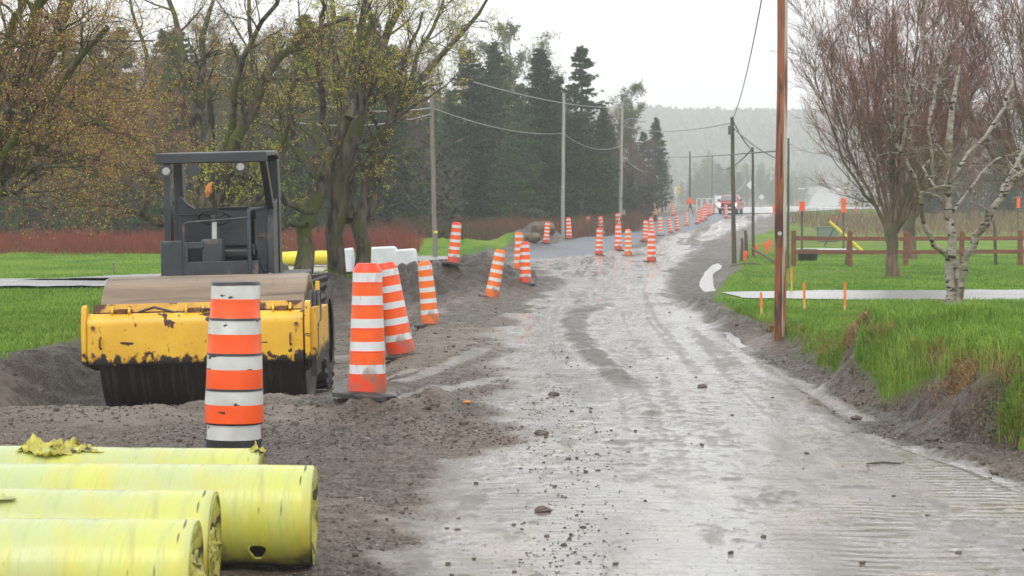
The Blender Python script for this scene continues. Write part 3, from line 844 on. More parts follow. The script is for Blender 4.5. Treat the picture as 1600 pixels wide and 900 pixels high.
mb = MB(); mb.prism([(3.55, 1.42), (3.58, 2.3), (3.50, 2.84), (3.70, 2.86), (3.80, 2.6), (3.84, 1.42)], -.80, -.68); mb.build('rear_post', black_p, cab, bevel=.012)
mb = MB(); mb.prism([(2.34, 2.80), (2.50, 2.80), (3.2, 2.28), (3.35, 1.98), (3.2, 1.95), (3.05, 2.22)], .43, .515); mb.build('front_post', black_p, cab, bevel=.01)
mb = MB(); mb.prism([(2.36, 2.80), (2.48, 2.80), (2.62, 1.8), (2.50, 1.42), (2.38, 1.42)], -.74, -.655); mb.build('front_post', black_p, cab, bevel=.01)
mb = MB()
mb.prism([(-.72, 1.42), (-.72, 2.42), (-.60, 2.30), (-.52, 2.245), (.30, 2.265), (.36, 2.30), (.44, 2.40), (.44, 1.42)], 3.42, 3.52, 'y')
mb.box(-.72, .44, 3.40, 3.425, 2.16, 2.175)
mb.build('rear_wall', black_p, cab, bevel=.006)
mb = MB(); mb.prism([(2.95, 1.42), (2.95, 2.05), (3.1, 2.3), (3.45, 2.35), (3.45, 1.42)], .44, .52); mb.box(.30, .44, 3.0, 3.40, 1.42, 2.20)
mb.box(.36, .39, 2.985, 3.0, 1.86, 1.88, 1); mb.box(.33, .35, 2.985, 3.0, 1.86, 1.88, 1)
mb.build('side_panel', [grey_p, dark_m], cab, bevel=.01)
mb = MB(); mb.box(-.76, .50, 2.2, 3.55, 1.30, 1.435); mb.build('platform', black_p, cab, bevel=.01)
mb = MB(); mb.box(-.78, -.50, 2.30, 2.85, 1.40, 1.86); mb.build('side_box', grey_p, cab, bevel=.015)
mb = MB(); mb.box(-.48, .40, 2.26, 2.30, 1.42, 1.60); mb.box(-.48, -.44, 2.25, 2.30, 1.6, 1.84); mb.box(-.44, -.25, 2.25, 2.30, 1.76, 1.84)
mb.build('front_guard', grey_p, cab, bevel=.006)
mb = MB(); mb.box(-.28, -.03, 2.27, 2.55, 1.58, 1.87); mb.build('console', grey_p, cab, bevel=.015)
mb = MB()
def rounded(pts, r=.07, k=4):
    out = [Vector(pts[0])]
    for i in range(1, len(pts) - 1):
        a, b, c = Vector(pts[i - 1]), Vector(pts[i]), Vector(pts[i + 1])
        p = b + (a - b).normalized() * r; q = b + (c - b).normalized() * r
        for j in range(k + 1):
            t = j / k; out.append(p * (1 - t) ** 2 + b * 2 * t * (1 - t) + q * t * t)
    return out + [Vector(pts[-1])]
mb.tube(rounded([(-.49, 2.28, 1.45), (-.49, 2.28, 2.075), (.30, 2.28, 2.12)]), .018, 10)
mb.tube(rounded([(.30, 2.26, 1.45), (.30, 2.26, 2.22), (.40, 2.9, 2.24)], .05), .022, 10)
mb.build('handrail', grey_p, cab)
mb = MB(); mb.tube([(.36, 2.4, 2.1), (.36, 2.42, 1.8), (.42, 2.5, 1.5), (.44, 2.7, 1.44)], .012, 8); mb.build('cable', rubber, cab)
st = empty('seat', (.02, 2.95, 1.45)); st.parent = cab
mb = MB(); mb.box(-.24, .24, -.22, .22, .16, .30); mb.build('cushion', seat_m, st, bevel=.05, seg=4)
mb = MB(); mb.prism([(.16, .30), (.22, .78), (.28, .82), (.34, .76), (.28, .28)], -.22, .22); mb.build('backrest', seat_m, st, bevel=.05, seg=4)
mb = MB(); mb.box(-.18, .18, -.16, .16, 0, .16); mb.cyl((.26, -.1, .2), (.26, -.1, .34), .02); mb.build('seat_base', black_p, st, bevel=.01)
sw = empty('steering_wheel', (-.17, 2.66, 2.13), (R_(-28), 0, 0)); sw.parent = cab
mb = MB(); mb.tube([(.19 * math.cos(a), .19 * math.sin(a), 0) for a in [2 * math.pi * k / 32 for k in range(32)]], .016, 8, closed=True)
for a in (90, 210, 330): mb.cyl((0, 0, -.02), (.18 * math.cos(R_(a)), .18 * math.sin(R_(a)), 0), .012, n=6)
mb.cyl((0, 0, -.05), (0, 0, .015), .05, n=14)
mb.build('wheel_ring', seat_m, sw)
mb = MB(); mb.cyl((-.17, 2.64, 1.84), (-.17, 2.66, 2.09), .032, n=14); mb.build('steering_column', pale_m, cab)
for lx, lz, lit in ((-.69, 2.70, 1), (-.36, 2.71, 0), (.21, 2.735, 1)):
    mb = MB()
    mb.tube([(lx, 2.38, lz), (lx, 2.34, lz), (lx, 2.30, lz)], [.055, .075, .078], 18, 1)
    if lit: mb.cyl((lx, 2.302, lz), (lx, 2.290, lz), .052, .040, n=18, m=0)
    mb.cyl((lx, 2.34, lz + .05), (lx, 2.34, lz + .1), .012, n=6, m=1)
    tag(mb.build('work_lamp', [glass_l, black_p], cab), label=('round work lamp with clear glass' if lit else 'round work lamp turned to the rear'))

for o in roller.children:
    if o.name not in _before: o.location.x -= .12
# ------------------------------------------------------------------ traffic barrels
or_m = mat('orange_sheeting', (.95, .115, .002), .36, (.86, .095, .002), 5, bump=.1, bscale=12)
spots(or_m, (.45, .10, .03), 7, .68, .74, .5)
or2 = mat('faded_orange_sheeting', (.92, .17, .006), .42, (.82, .14, .005), 4)
spots(or2, (.4, .2, .1), 6, .66, .74, .6)
orb = mat('orange_plastic', (.88, .052, .004), .34, (.76, .042, .004), 4)
wh_m = mat('white_sheeting', (.70, .71, .70), .36, (.60, .61, .60), 6)
spots(wh_m, (.30, .28, .25), 5, .62, .72, .6)
wh_s = mat('scuffed_white_sheeting', (.66, .67, .63), .42, (.52, .52, .48), 6)
spots(wh_s, (.03, .028, .025), 9, .655, .67, .8, 12, stretch=(1, 1, 2.2))
or_s = mat('scuffed_orange_sheeting', (.94, .098, .002), .38, (.84, .082, .002), 5)
spots(or_s, (.03, .02, .02), 9, .70, .715, .8, 12, stretch=(1, 1, 2), w=5)
blk = mat('black_plastic', (.016, .016, .018), .4, bump=.1)
blk_m = mat('muddy_black_rubber', (.018, .018, .019), .45, (.07, .06, .05), 7, bump=.3, bscale=25)
yel_t = mat('yellow_sheeting', (.8, .5, .02), .4)
grey_b = mat('dirty_grey_sheeting', (.45, .44, .40), .6, (.3, .29, .26), 7)

for _m in (or_m, or2, orb, wh_m):
    spots(_m, (.22, .15, .10), 9, .60, .82, .7, 8, stretch=(1, 1, .6), zgrad=(.45, 0, .24), w=8)
def barrel_body(kind, H=1.2):
    """stepped tapering drum; returns MB whose z runs from the base up"""
    mb = MB(); prof = []; ms = []
    if kind == 'worn':          # (material, height share) from the bottom; seams between the tiers
        f = [(3, 0, .088, .205, .200), (0, .088, .175, .198, .194), (2, .175, .185, .204, .208)]
        z = .185
        radii = [.214, .206, .196, .184]
        for k in range(4):
            r = radii[k]
            f += [(1, z, z + .105, r, r - .004), (0, z + .105, z + .185, r - .004, r - .007), (2, z + .185, z + .199, r - .003, r - .008)]
            z += .204
        f += [(2, .995, 1.0, .17, .165)]
    else:
        f = [(4, .0, .165, .187, .178)]
        z = .165
        r = .176
        for k in range(5):
            f += [(0, z, z + .068, r, r - .003), (1, z + .068, z + .165 if k < 4 else z + .085, r - .003, r - .007)]
            if k < 4: f += [(4, z + .165, z + .174, r - .002, r - .006)]
            z += .174; r -= .0078
        z = .165 + 4 * .174 + .085
        f += [(4, z, 1.0, r + .004, .095)]
    for (m, z0, z1, r0, r1) in f:
        if prof: ms.append(m)
        prof += [(r0, z0 * H), (r1, z1 * H)]; ms.append(m)
    mb.lathe(prof, 28, ms, sq=.05)
    return mb
def jolt(mb, a, s):
    mb.V = [(v[0] * (1 + a * fbm(v[2] * 6 + s, math.atan2(v[1], v[0]) * 1.3, 3, 2)), v[1] * (1 + a * fbm(v[2] * 6 + s, 9 + v[0] * 4, 4, 2)), v[2] + a * .25 * float(fbm(v[0] * 7 + s, v[1] * 7, 5, 2)) * (v[2] > 1.1)) for v in mb.V]
    return mb
def rubber_base(r=.33, h=.055, s=1, bend=.03):
    mb = MB(); n = 24
    pr = [(r * 1.0, 0), (r, h * .7), (r * .93, h), (r * .5, h * 1.15)]
    mb.lathe(pr, n, sq=.25)
    mb.V = [(v[0] * (1 + .08 * float(fbm(v[0] * 5 + s, v[1] * 5, 8, 2))), v[1], v[2] + bend * float(fbm(v[0] * 3 + s, v[1] * 3, 9, 2)) * (np.hypot(v[0], v[1]) / r)) for v in mb.V]
    return mb

def barrel(px, by, ty, label, kind='std', tx=None, scale=None, D=None, grp='orange and white traffic barrels along the roadworks', yaw=0):
    h = hit(px, by)
    if D: h = at(px, by, D)
    ph = (by - ty) * h.y / FPX / 1.2
    lean = 0 if tx is None else math.atan2((tx - px), (by - ty))
    sc_ = ph / max(.8, math.cos(lean))
    s_used = min(1.2, max(.8, sc_))
    print('barrel', px, by, 'D %.1f' % h.y, 'scale %.2f' % sc_, 'z %.2f' % h.z)
    root = empty('traffic_barrel', h, (0, lean, yaw), label=label, cat='traffic barrel', group=grp)
    root.scale = (s_used * random.uniform(.96, 1.03), ) * 2 + (sc_ if .7 < sc_ < 1.35 else s_used,)
    return root, kind
PROTO = {}
def dress(root, kind, s=1):
    if kind not in PROTO:
        m = {'std': [wh_m, or_m, blk, orb, orb], 'worn': [wh_s, or_s, blk, blk, orb], 'fade': [wh_m, or2, blk, or2, or2],
             'grey': [grey_b, wh_m, blk, grey_b, grey_b], 'greybase': [wh_m, or2, blk, grey_b, grey_b], 'fly': [wh_m, or2, yel_t, or2, or2]}[kind]
        b = jolt(barrel_body('worn' if kind == 'worn' else 'std'), .03 if kind == 'worn' else .012, s)
        body = b.build('body', m, root, ang=50)
        r = rubber_base(.24 if kind == 'worn' else .34, .05, s, .07 if kind != 'worn' else .01).build('rubber_base', blk_m, root)
        if kind != 'worn': r.location = (-.03, 0, -.03); r.rotation_euler = (0, R_(2), 0)
        else: r.location.z = -.03
        PROTO[kind] = (body, r)
    else:
        for p in PROTO[kind]:
            c = p.copy(); COL.objects.link(c); c.parent = root
    return root
BARRELS = [
 (365, 708, 440, 'large scuffed barrel with black seams standing behind the yellow pipes', 'worn', 368),
 (574, 617, 412, 'clean upright barrel with a bright red-orange foot, nearest one right of the roller', 'std', 574),
 (627, 556, 411, 'leaning barrel half hidden behind the clean upright one right of the roller', 'std', 603),
 (673, 507, 408, 'barrel with a yellow strip under its top white band, leaning left beside the earth mounds', 'fly', 663),
 (768, 464, 390, 'barrel leaning to the right in front of the largest dark earth mound', 'fade', 782),
 (821, 443, 378, 'upright barrel with a torn upper band at the right foot of the earth mounds', 'std', 820),
 (811, 420, 363, 'faded barrel mostly hidden behind the one with the torn upper band', 'fade', 811),
 (708, 413, 358, 'barrel on the grass edge beside the utility pole with the yellow band', 'std', 713),
 (853, 380, 347, 'barrel leaning right beside the brown boulder heap', 'std', 856),
 (889, 373, 340, 'barrel in front of the utility pole at the edge of the spruces', 'std', 888),
 (920, 367, 338, 'second barrel right of the boulder heap along the left edge of the gravel', 'std', 919),
 (941, 369, 338, 'barrel leaning left at the gravel edge behind the low front barrel', 'std', 938),
 (936, 399, 357, 'low front barrel at the near end of the blue gravel, left of the tall pair', 'std', 937),
 (966, 391, 351, 'front barrel of the tall-looking pair on the blue gravel', 'std', 966),
 (966, 366, 333, 'rear barrel of the tall-looking pair on the blue gravel', 'std', 965),
 (982, 399, 358, 'yellow-orange faded barrel just right of the tall-looking pair', 'fade', 981),
 (976, 352, 328, 'whitish washed-out barrel at the foot of the leaning pale pole', 'grey', 974),
 (1018, 409, 361, 'nearest barrel at the right edge of the blue gravel', 'std', 1018),
 (1008, 377, 344, 'barrel close behind the left shoulder of the nearest gravel-edge barrel', 'std', 1009),
 (1019, 371, 340, 'barrel seen just above the nearest gravel-edge barrel', 'std', 1017),
 (1032, 368, 339, 'barrel with a whitish foot right of the cluster on the gravel', 'greybase', 1031),
 (1048, 364, 340, 'reddish barrel leaning left, first of the touching two on the gravel', 'std', 1045),
 (1059, 361, 336, 'reddish barrel, second of the touching two on the gravel', 'std', 1057),
 (1073, 353, 332, 'barrel with a wide black foot on the middle of the gravel ridge', 'fade', 1073),
 (1090, 350, 327, 'barrel leaning right on the right-hand edge of the gravel ridge', 'std', 1093),
 (1101, 344, 320, 'front barrel of the far cluster before the red pickup', 'std', 1100),
 (1104, 338, 317, 'rear barrel of the far cluster before the red pickup', 'std', 1104),
 (1114, 335, 319, 'short orange barrel beyond the far cluster, left of the red pickup', 'std', 1115),
 (1003, 345, 324, 'barrel leaning left on the far left edge of the gravel below the bare woods', 'std', 1000),
 (1024, 338, 318, 'pale barrel at the foot of the bare woods, second along the far left edge', 'fade', 1023),
 (1052, 337, 317, 'barrel leaning left near the orange warning flags', 'std', 1050),
 (1097, 347, 325, 'barrel hidden by its neighbours at the left of the far cluster', 'std', 1097),
 (1109, 337, 318, 'small far barrel just right of the far cluster', 'std', 1109),
 (1135, 341, 319, 'barrel directly in front of the red pickup', 'std', 1134),
]
for i, (px, by, ty, lab, kd, tx) in enumerate(BARRELS):
    r, k = barrel(px, by, ty, lab, kd, tx, yaw=0)
    dress(r, kd, i)
# torn strip on one barrel
# ------------------------------------------------------------------ wrapped pipes
yw = mat('yellow_film', (.56, .57, .07), .34, (.58, .50, .05), 1.6, bump=.7, bscale=6, stretch=(3.2, .6, .6), lo=.35, hi=.65, coat=.12)
spots(yw, (.44, .50, .24), 1.4, .46, .72, .3, 8, stretch=(1.6, .8, .8), w=7)
spots(yw, (.30, .32, .12), 2.2, .52, .70, .5, 9, stretch=(3.2, .5, .5), w=2)
spots(yw, (.10, .10, .05), 5, .66, .70, .6, 12, stretch=(3.5, .5, .5), w=12)
spots(yw, (.06, .055, .03), 9, .735, .75, .7, 10, w=6)
spots(yw, (.46, .48, .13), 9, .54, .70, .5, 10, stretch=(6, .4, .4), w=21, rot=(.5, 0, .25))
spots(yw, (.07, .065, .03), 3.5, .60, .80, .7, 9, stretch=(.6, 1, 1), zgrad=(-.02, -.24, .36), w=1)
pin = mat('black_pipe_inside', (.012, .012, .013), .35)
crump = mat('crumpled_yellow_film', (.52, .48, .07), .3, (.25, .22, .04), 9, bump=.6, bscale=22, lo=.4, hi=.7)
spots(crump, (.05, .045, .015), 9, .60, .64, .7)
def pipe(px_end, D, r, L, yaw, label, seed, sag=0, end='ring'):
    x = (px_end - 800) / FPX * D
    root = empty('wrapped_pipe', (x, D, gz(x, D) + r + .005), (0, R_(.7), R_(yaw)), label=label, cat='pipe', group='yellow-wrapped pipes lying side by side')
    n = 40; ks = 110; vs = []
    for i in range(-1, ks + 1):
        a0 = -L * max(i, 0) / ks + (.012 if i < 0 else 0)
        for j in range(n):
            a = 2 * math.pi * j / n
            rr = (r - (.022 if i < 0 else 0)) * (1 + .02 * float(fbm(a0 * 2.5 + seed * 9, math.sin(a) * 1.5 + math.cos(a), 3, 3)) + .010 * float(fbm(a0 * 9 + math.sin(a) * 2, math.cos(a) * 2 + seed, 4, 3)))
            vs.append((a0, rr * math.cos(a), rr * math.sin(a)))
    fs = [(i * n + j, i * n + (j + 1) % n, (i + 1) * n + (j + 1) % n, (i + 1) * n + j) for i in range(ks + 1) for j in range(n)]
    mb = MB(); mb.add(vs, fs)
    mb.build('film_wrap', yw, root, ang=180)
    mb = MB()
    pr = [(-.02, r * .90), (-.004, r * .90), (.000, r * .88), (-.004, r * .86), (-.02, r * .85), (-.9, r * .84)]
    vs = [(a0, q * math.cos(2 * math.pi * j / n), q * math.sin(2 * math.pi * j / n)) for a0, q in pr for j in range(n)]
    mb.add(vs, [(i * n + j, i * n + (j + 1) % n, (i + 1) * n + (j + 1) % n, (i + 1) * n + j) for i in range(len(pr) - 1) for j in range(n)], 0)
    mb.add([(-.9, r * .87 * math.cos(2 * math.pi * j / n), r * .87 * math.sin(2 * math.pi * j / n)) for j in range(n)], [tuple(range(n))], 0)
    mb.build('pipe_wall', pin, root, ang=60)
    return root
def end_film(root, r, seed, hollow=.35):
    n, ks = 40, 9; vs = []
    for i in range(ks + 1):
        q = 1 - i / ks * .999
        for j in range(n):
            a = 2 * math.pi * j / n
            vs.append((.012 - .10 * (1 - q) ** 1.5 + .025 * float(fbm(q * 5 + seed, math.sin(a) * 2.2, 3, 4)) * (1 - q) * 3 * q + .03 * math.sin(a * 9 + seed) * (1 - q) * q, r * q * math.cos(a), r * q * math.sin(a)))
    mb = MB(); mb.add(vs, [(i * n + j, i * n + (j + 1) % n, (i + 1) * n + (j + 1) % n, (i + 1) * n + j) for i in range(ks) for j in range(n)])
    return mb.build('end_film', crump, root, ang=180)
def crumple(root, pos, size, seed, name='torn_film', n=26, m=None, flat=1.0):
    """a gathered rag of film: folded sheet with real thickness"""
    r2 = np.random.default_rng(seed)
    q = np.linspace(-1, 1, n); A_, B_ = np.meshgrid(q, q)
    A2 = A_ * size[0]; B2 = B_ * size[1]
    Z = size[2] * (1.1 * np.abs(fbm(A_ * 1.7 + seed, B_ * 1.7, seed, 4)) * 1.6 + .5 * fbm(A_ * 5, B_ * 5 + seed, seed + 1, 3)) * (1.15 - np.clip(np.hypot(A_, B_), 0, 1.1))
    A2 = A2 + size[0] * .35 * fbm(A_ * 3, B_ * 3 + 7, seed + 2, 3); B2 = B2 + size[1] * .35 * fbm(A_ * 3 + 4, B_ * 3, seed + 3, 3)
    keep = (np.hypot(A_, B_) + .3 * fbm(A_ * 2.5, B_ * 2.5, seed + 5, 3)) < .95
    i = np.arange(n * n).reshape(n, n)
    QQ = np.stack([i[:-1, :-1], i[:-1, 1:], i[1:, 1:], i[1:, :-1]], -1)[keep[:-1, :-1]].reshape(-1, 4)
    o = quads_obj(name, np.stack([A2, B2, Z], -1).reshape(-1, 3), QQ, m or crump, root, smooth=True)
    so = o.modifiers.new("thick", 'SOLIDIFY'); so.thickness = .004
    o.location = pos
    return o
p1 = pipe(303, 8.62, .228, 3.2, 1, 'nearest yellow pipe, shortest and lowest in the picture, with a cloudy green-tinged wrap', 1)
end_film(p1, .225, 1); c = crumple(p1, (.0, 0, -.05), (.15, .17, .05), 3); c.rotation_euler = (R_(10), R_(85), 0)
p2 = pipe(332, 9.28, .232, 3.4, 1, 'yellow pipe second from the front with a rumpled fold of film across it', 2)
end_film(p2, .23, 2); c = crumple(p2, (.0, -.02, -.05), (.15, .16, .05), 5); c.rotation_euler = (0, R_(88), 0)
c = crumple(p2, (-.98, -.03, .205), (.20, .14, .05), 8, 'loose_fold', m=yw); 
p3 = pipe(488, 10.1, .232, 4.6, 1.2, 'yellow pipe reaching farthest right, with a torn black hole near its end', 3)
# torn hole: black patch with a curled lip
mb = MB(); n = 20; out = []
for j in range(n):
    a = 2 * math.pi * j / n
    dx = .034 * math.cos(a) * (1 + .3 * math.sin(3 * a)); s = .048 * math.sin(a) * (1 + .2 * math.cos(2 * a))
    ang = R_(-143) - s / .232
    out.append((-.235 + dx, .2365 * math.cos(ang), .2365 * math.sin(ang)))
mb.add(out, [tuple(range(n))]); mb.build('torn_hole', pin, p3, smooth=False)
mb = MB(); mb.tube([Vector(out[k % n]) * 1.0 for k in range(8, 19)], [.004 + .004 * math.sin(math.pi * k / 10) for k in range(11)], 6); mb.build('film_lip', yw, p3)
p4 = pipe(452, 10.72, .205, 4.6, 1.2, 'fourth yellow pipe from the front, only a thin strip showing', 4)
p5 = pipe(405, 11.35, .205, 4.6, 1, 'rearmost yellow pipe with torn dirty film bunched at both ends', 5)
c = crumple(p5, (-1.09, -.02, .18), (.17, .15, .15), 11)
c = crumple(p5, (-.90, 0, .19), (.12, .10, .06), 12)
c = crumple(p5, (-.02, -.02, .19), (.06, .07, .04), 13)

end_film(p4, .2, 3); end_film(p5, .2, 4); end_film(p3, .225, 6)
# ------------------------------------------------------------------ utility poles and cables
wood_g = mat('grey_weathered_wood', (.15, .13, .105), .75, (.26, .235, .20), 9, bump=.4, bscale=30, stretch=(6, 6, .35))
wood_p = mat('pale_weathered_wood', (.30, .28, .25), .7, (.42, .40, .37), 9, bump=.4, stretch=(6, 6, .35))
wood_d = mat('dark_weathered_wood', (.075, .062, .048), .75, (.14, .12, .095), 9, bump=.4, bscale=30, stretch=(6, 6, .35))
wood_o = mat('orange_brown_wood', (.15, .045, .018), .5, (.33, .11, .04), 4, bump=.5, bscale=24, stretch=(6, 6, .5), lo=.3, hi=.7)
spots(wood_o, (.06, .02, .012), 5, .56, .62, .7, 8, stretch=(9, 9, .25))
spots(wood_o, (.07, .03, .018), 2.2, .58, .68, .7, 6, stretch=(2, 2, .6), w=4)
pale_w = mat('pale_side_wood', (.52, .47, .40), .55, (.40, .33, .26), 5, bump=.3, stretch=(5, 5, .4))
metal_g = mat('galvanised_metal', (.42, .44, .45), .4, metal=.6)
yband = mat('yellow_band', (.75, .6, .03), .4)
wire_m = mat('cable_sheath', (.09, .09, .095), .5)
wire_l = mat('pale_cable_sheath', (.32, .32, .33), .5)
def pole(px0, by, px1, ty, rpx, label, m=wood_g, D=None, lean_end=None, extra=None):
    b = hit(px0, by) if D is None else at(px0, by, D)
    if D is not None: b.z = min(b.z, gz(b.x, b.y))
    top = at(px1, ty, b.y)
    r = rpx * b.y / FPX
    root = empty('utility_pole', b, label=label, cat='utility pole', group='wooden utility poles')
    d = top - b
    n = 14; k = 14
    pts = [d * (i / (k - 1)) + Vector((.02 * math.sin(i * 1.3), 0, 0)) * r * 4 for i in range(k)]
    pts[0] = Vector((0, 0, -.3))
    mb = MB(); mb.tube(pts, [r * (1.08 - .3 * i / (k - 1)) for i in range(k)], n)
    mb.build('shaft', m, root, ang=60)
    return root, b, top, r
POLES = {}
big = pole(1218, 530, 1226, -330, 8.8, 'tall orange-brown pole with a pale stripped side, nearest pole on the right lawn edge', wood_o)
pr, pb, pt, rr_ = big
mb = MB(); n = 10; k = 30; vs = []
for i in range(k):
    t = i / (k - 1); c = (pt - pb) * t; r = rr_ * (1.08 - .3 * t) * 1.012
    w0 = 14 + 5 * math.sin(i * 2.1) + 4 * math.sin(i * .7)
    for j in range(n):
        a = R_(-62 - w0 * .7) + (R_(75)) * j / (n - 1)
        vs.append((c.x + r * math.cos(a), c.y + r * math.sin(a), c.z))
mb.add(vs, [(i * n + j, i * n + j + 1, (i + 1) * n + j + 1, (i + 1) * n + j) for i in range(k - 1) for j in range(n - 1)])
mb.build('pale_side', pale_w, pr)  # paler strip of colour along the right side of the shaft
mb = MB(); mb.cyl((rr_ * -.2 + (pt - pb).x * .12, -rr_ * 1.05, 1.47), (rr_ * -.2 + (pt - pb).x * .12, -rr_ * 1.16, 1.47), .03, n=10); mb.build('tag_disc', metal_g, pr)
A1 = pole(680, 404, 673, 95, 3.8, 'grey pole with a yellow band near its foot beside the white blocks', wood_g)
b_ = A1[1]; mb = MB(); mb.cyl((0, 0, .92), (0, 0, 1.0), A1[3] * 1.14, n=14); mb.build('yellow_band', yband, A1[0])
A2 = pole(879, 363, 881, 145, 3.0, 'grey pole in front of the tall spruces', wood_p, D=126)
A3 = pole(969, 345, 972, 158, 2.8, 'pale pole leaning right beside the washed-out barrel', wood_p, D=150)
A4 = pole(1031, 330, 1031, 236, 2.0, 'small pole carrying a white transformer before the bare woods', wood_g, D=255)
mb = MB(); c = at(1031, 240, 255) - A4[1]; mb.cyl(c + Vector((-.1, -.45, -.45)), c + Vector((-.1, -.45, .25)), .32, n=16); mb.build('transformer', mat('white_can', (.7, .72, .74), .4), A4[0])
B1 = pole(1147, 411, 1144, 183, 3.5, 'dark pole at the muddy verge carrying a small junction box, third from the right', wood_d)
c = at(1142, 203, B1[1].y) - B1[1]; mb = MB(); mb.box(c.x - .1, c.x + .05, c.y - .16, c.y - .02, c.z - .16, c.z + .14); mb.build('junction_box', wire_m, B1[0], bevel=.01)
B2 = pole(1177, 402, 1176, 230, 2.4, 'thin dark pole right of the red pickup', wood_d)
B3 = pole(1231, 420, 1232, 216, 2.0, 'thin dark pole just behind the tall orange-brown pole', wood_d)
C1 = pole(1078, 333, 1078, 237, 1.6, 'distant hazy pole behind the orange warning flags', wood_d, D=250)
C2 = pole(1112, 333, 1113, 243, 1.4, 'distant hazy pole left of the red pickup', wood_g, D=290)
C3 = pole(1167, 328, 1167, 262, 1.2, 'faint far pole behind the cab of the red pickup', wood_g, D=380)
def cable(p0, p1, sag, r, label, m=wire_m, n=28):
    p0, p1 = Vector(p0), Vector(p1)
    pts = [p0.lerp(p1, i / n) - Vector((0, 0, sag * 4 * (i / n) * (1 - i / n))) for i in range(n + 1)]
    mb = MB(); mb.tube([p - p0 for p in pts], r, 6)
    o = mb.build('overhead_cable', m)
    o.location = p0
    return tag(o, label=label, cat='cable', group='overhead cables')
t1 = at(674, 168, A1[1].y); t2 = at(880, 208, A2[1].y); t3 = at(972, 226, A3[1].y); t4 = at(1031, 262, 255)
cable(at(300, 95, 60), t1, .6, .022, 'cable running left from the yellow-banded pole behind the leafing trees', wire_l)
cable(at(420, 185, 60), at(674, 178, A1[1].y), .3, .018, 'lower cable running left from the yellow-banded pole', wire_l)
cable(t1, t2, .35, .017, 'drooping cable between the yellow-banded pole and the pole at the spruces', wire_l)
cable(t2, t3, .6, .018, 'cable between the pole at the spruces and the leaning pale pole', wire_l)
cable(at(972, 244, A3[1].y), t4, .8, .025, 'sagging cable from the leaning pale pole to the transformer pole', wire_l)
cable(at(740, 128, A1[1].y + 8), at(972, 168, A3[1].y), .3, .022, 'high cable crossing in front of the spruce tops to the leaning pale pole', wire_l)
cable(at(973, 196, A3[1].y), at(1144, 192, B1[1].y), .35, .02, 'pale cable crossing the road to the dark pole at the verge', wire_l)
cable(at(1035, 244, 250), at(1213, 236, 40), .12, .016, 'dark cable crossing the road low in front of the hills')
cable(at(1144, 186, B1[1].y), at(1223, -190, big[1].y), .55, .012, 'dark cable climbing from the dark pole to the top of the orange-brown pole')
cable(at(1146, 190, B1[1].y), at(1176, 235, B2[1].y), .12, .022, 'short cable between the dark pole and the thin pole right of the pickup')
cable(at(1176, 232, B2[1].y), at(1112, 246, 290), 1.2, .03, 'cable from the thin pole back to the distant pole left of the pickup')
cable(at(1146, 200, B1[1].y), at(1232, 255, B3[1].y), .15, .02, 'short cable from the dark pole behind the orange-brown pole')
cable(at(1112, 270, 290), at(1167, 280, 380), 2.5, .04, 'faint far cable sagging beyond the red pickup', wire_l)
# small street lamp arm on the leaning pale pole
mb = MB(); c0 = at(972, 190, A3[1].y); c1 = at(1003, 190, A3[1].y - 1)
mb.tube([c0 - A3[1], (c0 + c1) / 2 - A3[1] + Vector((0, 0, .25)), c1 - A3[1]], .03, 6)
mb.box((c1 - A3[1]).x - .35, (c1 - A3[1]).x + .25, -1.1, -.85, (c1 - A3[1]).z - .06, (c1 - A3[1]).z + .06)
mb.build('lamp_arm', metal_g, A3[0])
# ------------------------------------------------------------------ trees: machinery
def tubes(Pt, R, n):
    """(m,k,3) polylines, (m,k) radii -> vertices, quads"""
    m, k, _ = Pt.shape
    T = np.empty_like(Pt)
    T[:, 1:-1] = Pt[:, 2:] - Pt[:, :-2]; T[:, 0] = Pt[:, 1] - Pt[:, 0]; T[:, -1] = Pt[:, -1] - Pt[:, -2]
    T /= np.linalg.norm(T, axis=2, keepdims=True) + 1e-9
    mean = Pt[:, -1] - Pt[:, 0]
    ref = np.zeros((m, 3)); ref[np.arange(m), np.argmin(np.abs(mean), axis=1)] = 1
    U = np.cross(T, ref[:, None, :]); U /= np.linalg.norm(U, axis=2, keepdims=True) + 1e-9
    W = np.cross(T, U)
    a = 2 * np.pi * np.arange(n) / n
    V = Pt[:, :, None, :] + R[:, :, None, None] * (U[:, :, None, :] * np.cos(a)[:, None] + W[:, :, None, :] * np.sin(a)[:, None])
    i = np.arange(m * k * n).reshape(m, k, n)
    j = np.roll(i, -1, axis=2)
    Qd = np.stack([i[:, :-1], j[:, :-1], j[:, 1:], i[:, 1:]], -1).reshape(-1, 4)
    return V.reshape(-1, 3), Qd
def resample(pts, k):
    pts = np.array(pts, float); L = np.concatenate([[0], np.cumsum(np.linalg.norm(np.diff(pts, axis=0), axis=1))])
    s = np.linspace(0, L[-1], k)
    # smooth by Catmull style averaging
    q = np.stack([np.interp(s, L, pts[:, c]) for c in range(3)], 1)
    for _ in range(2): q[1:-1] = .5 * q[1:-1] + .25 * (q[2:] + q[:-2])
    return q
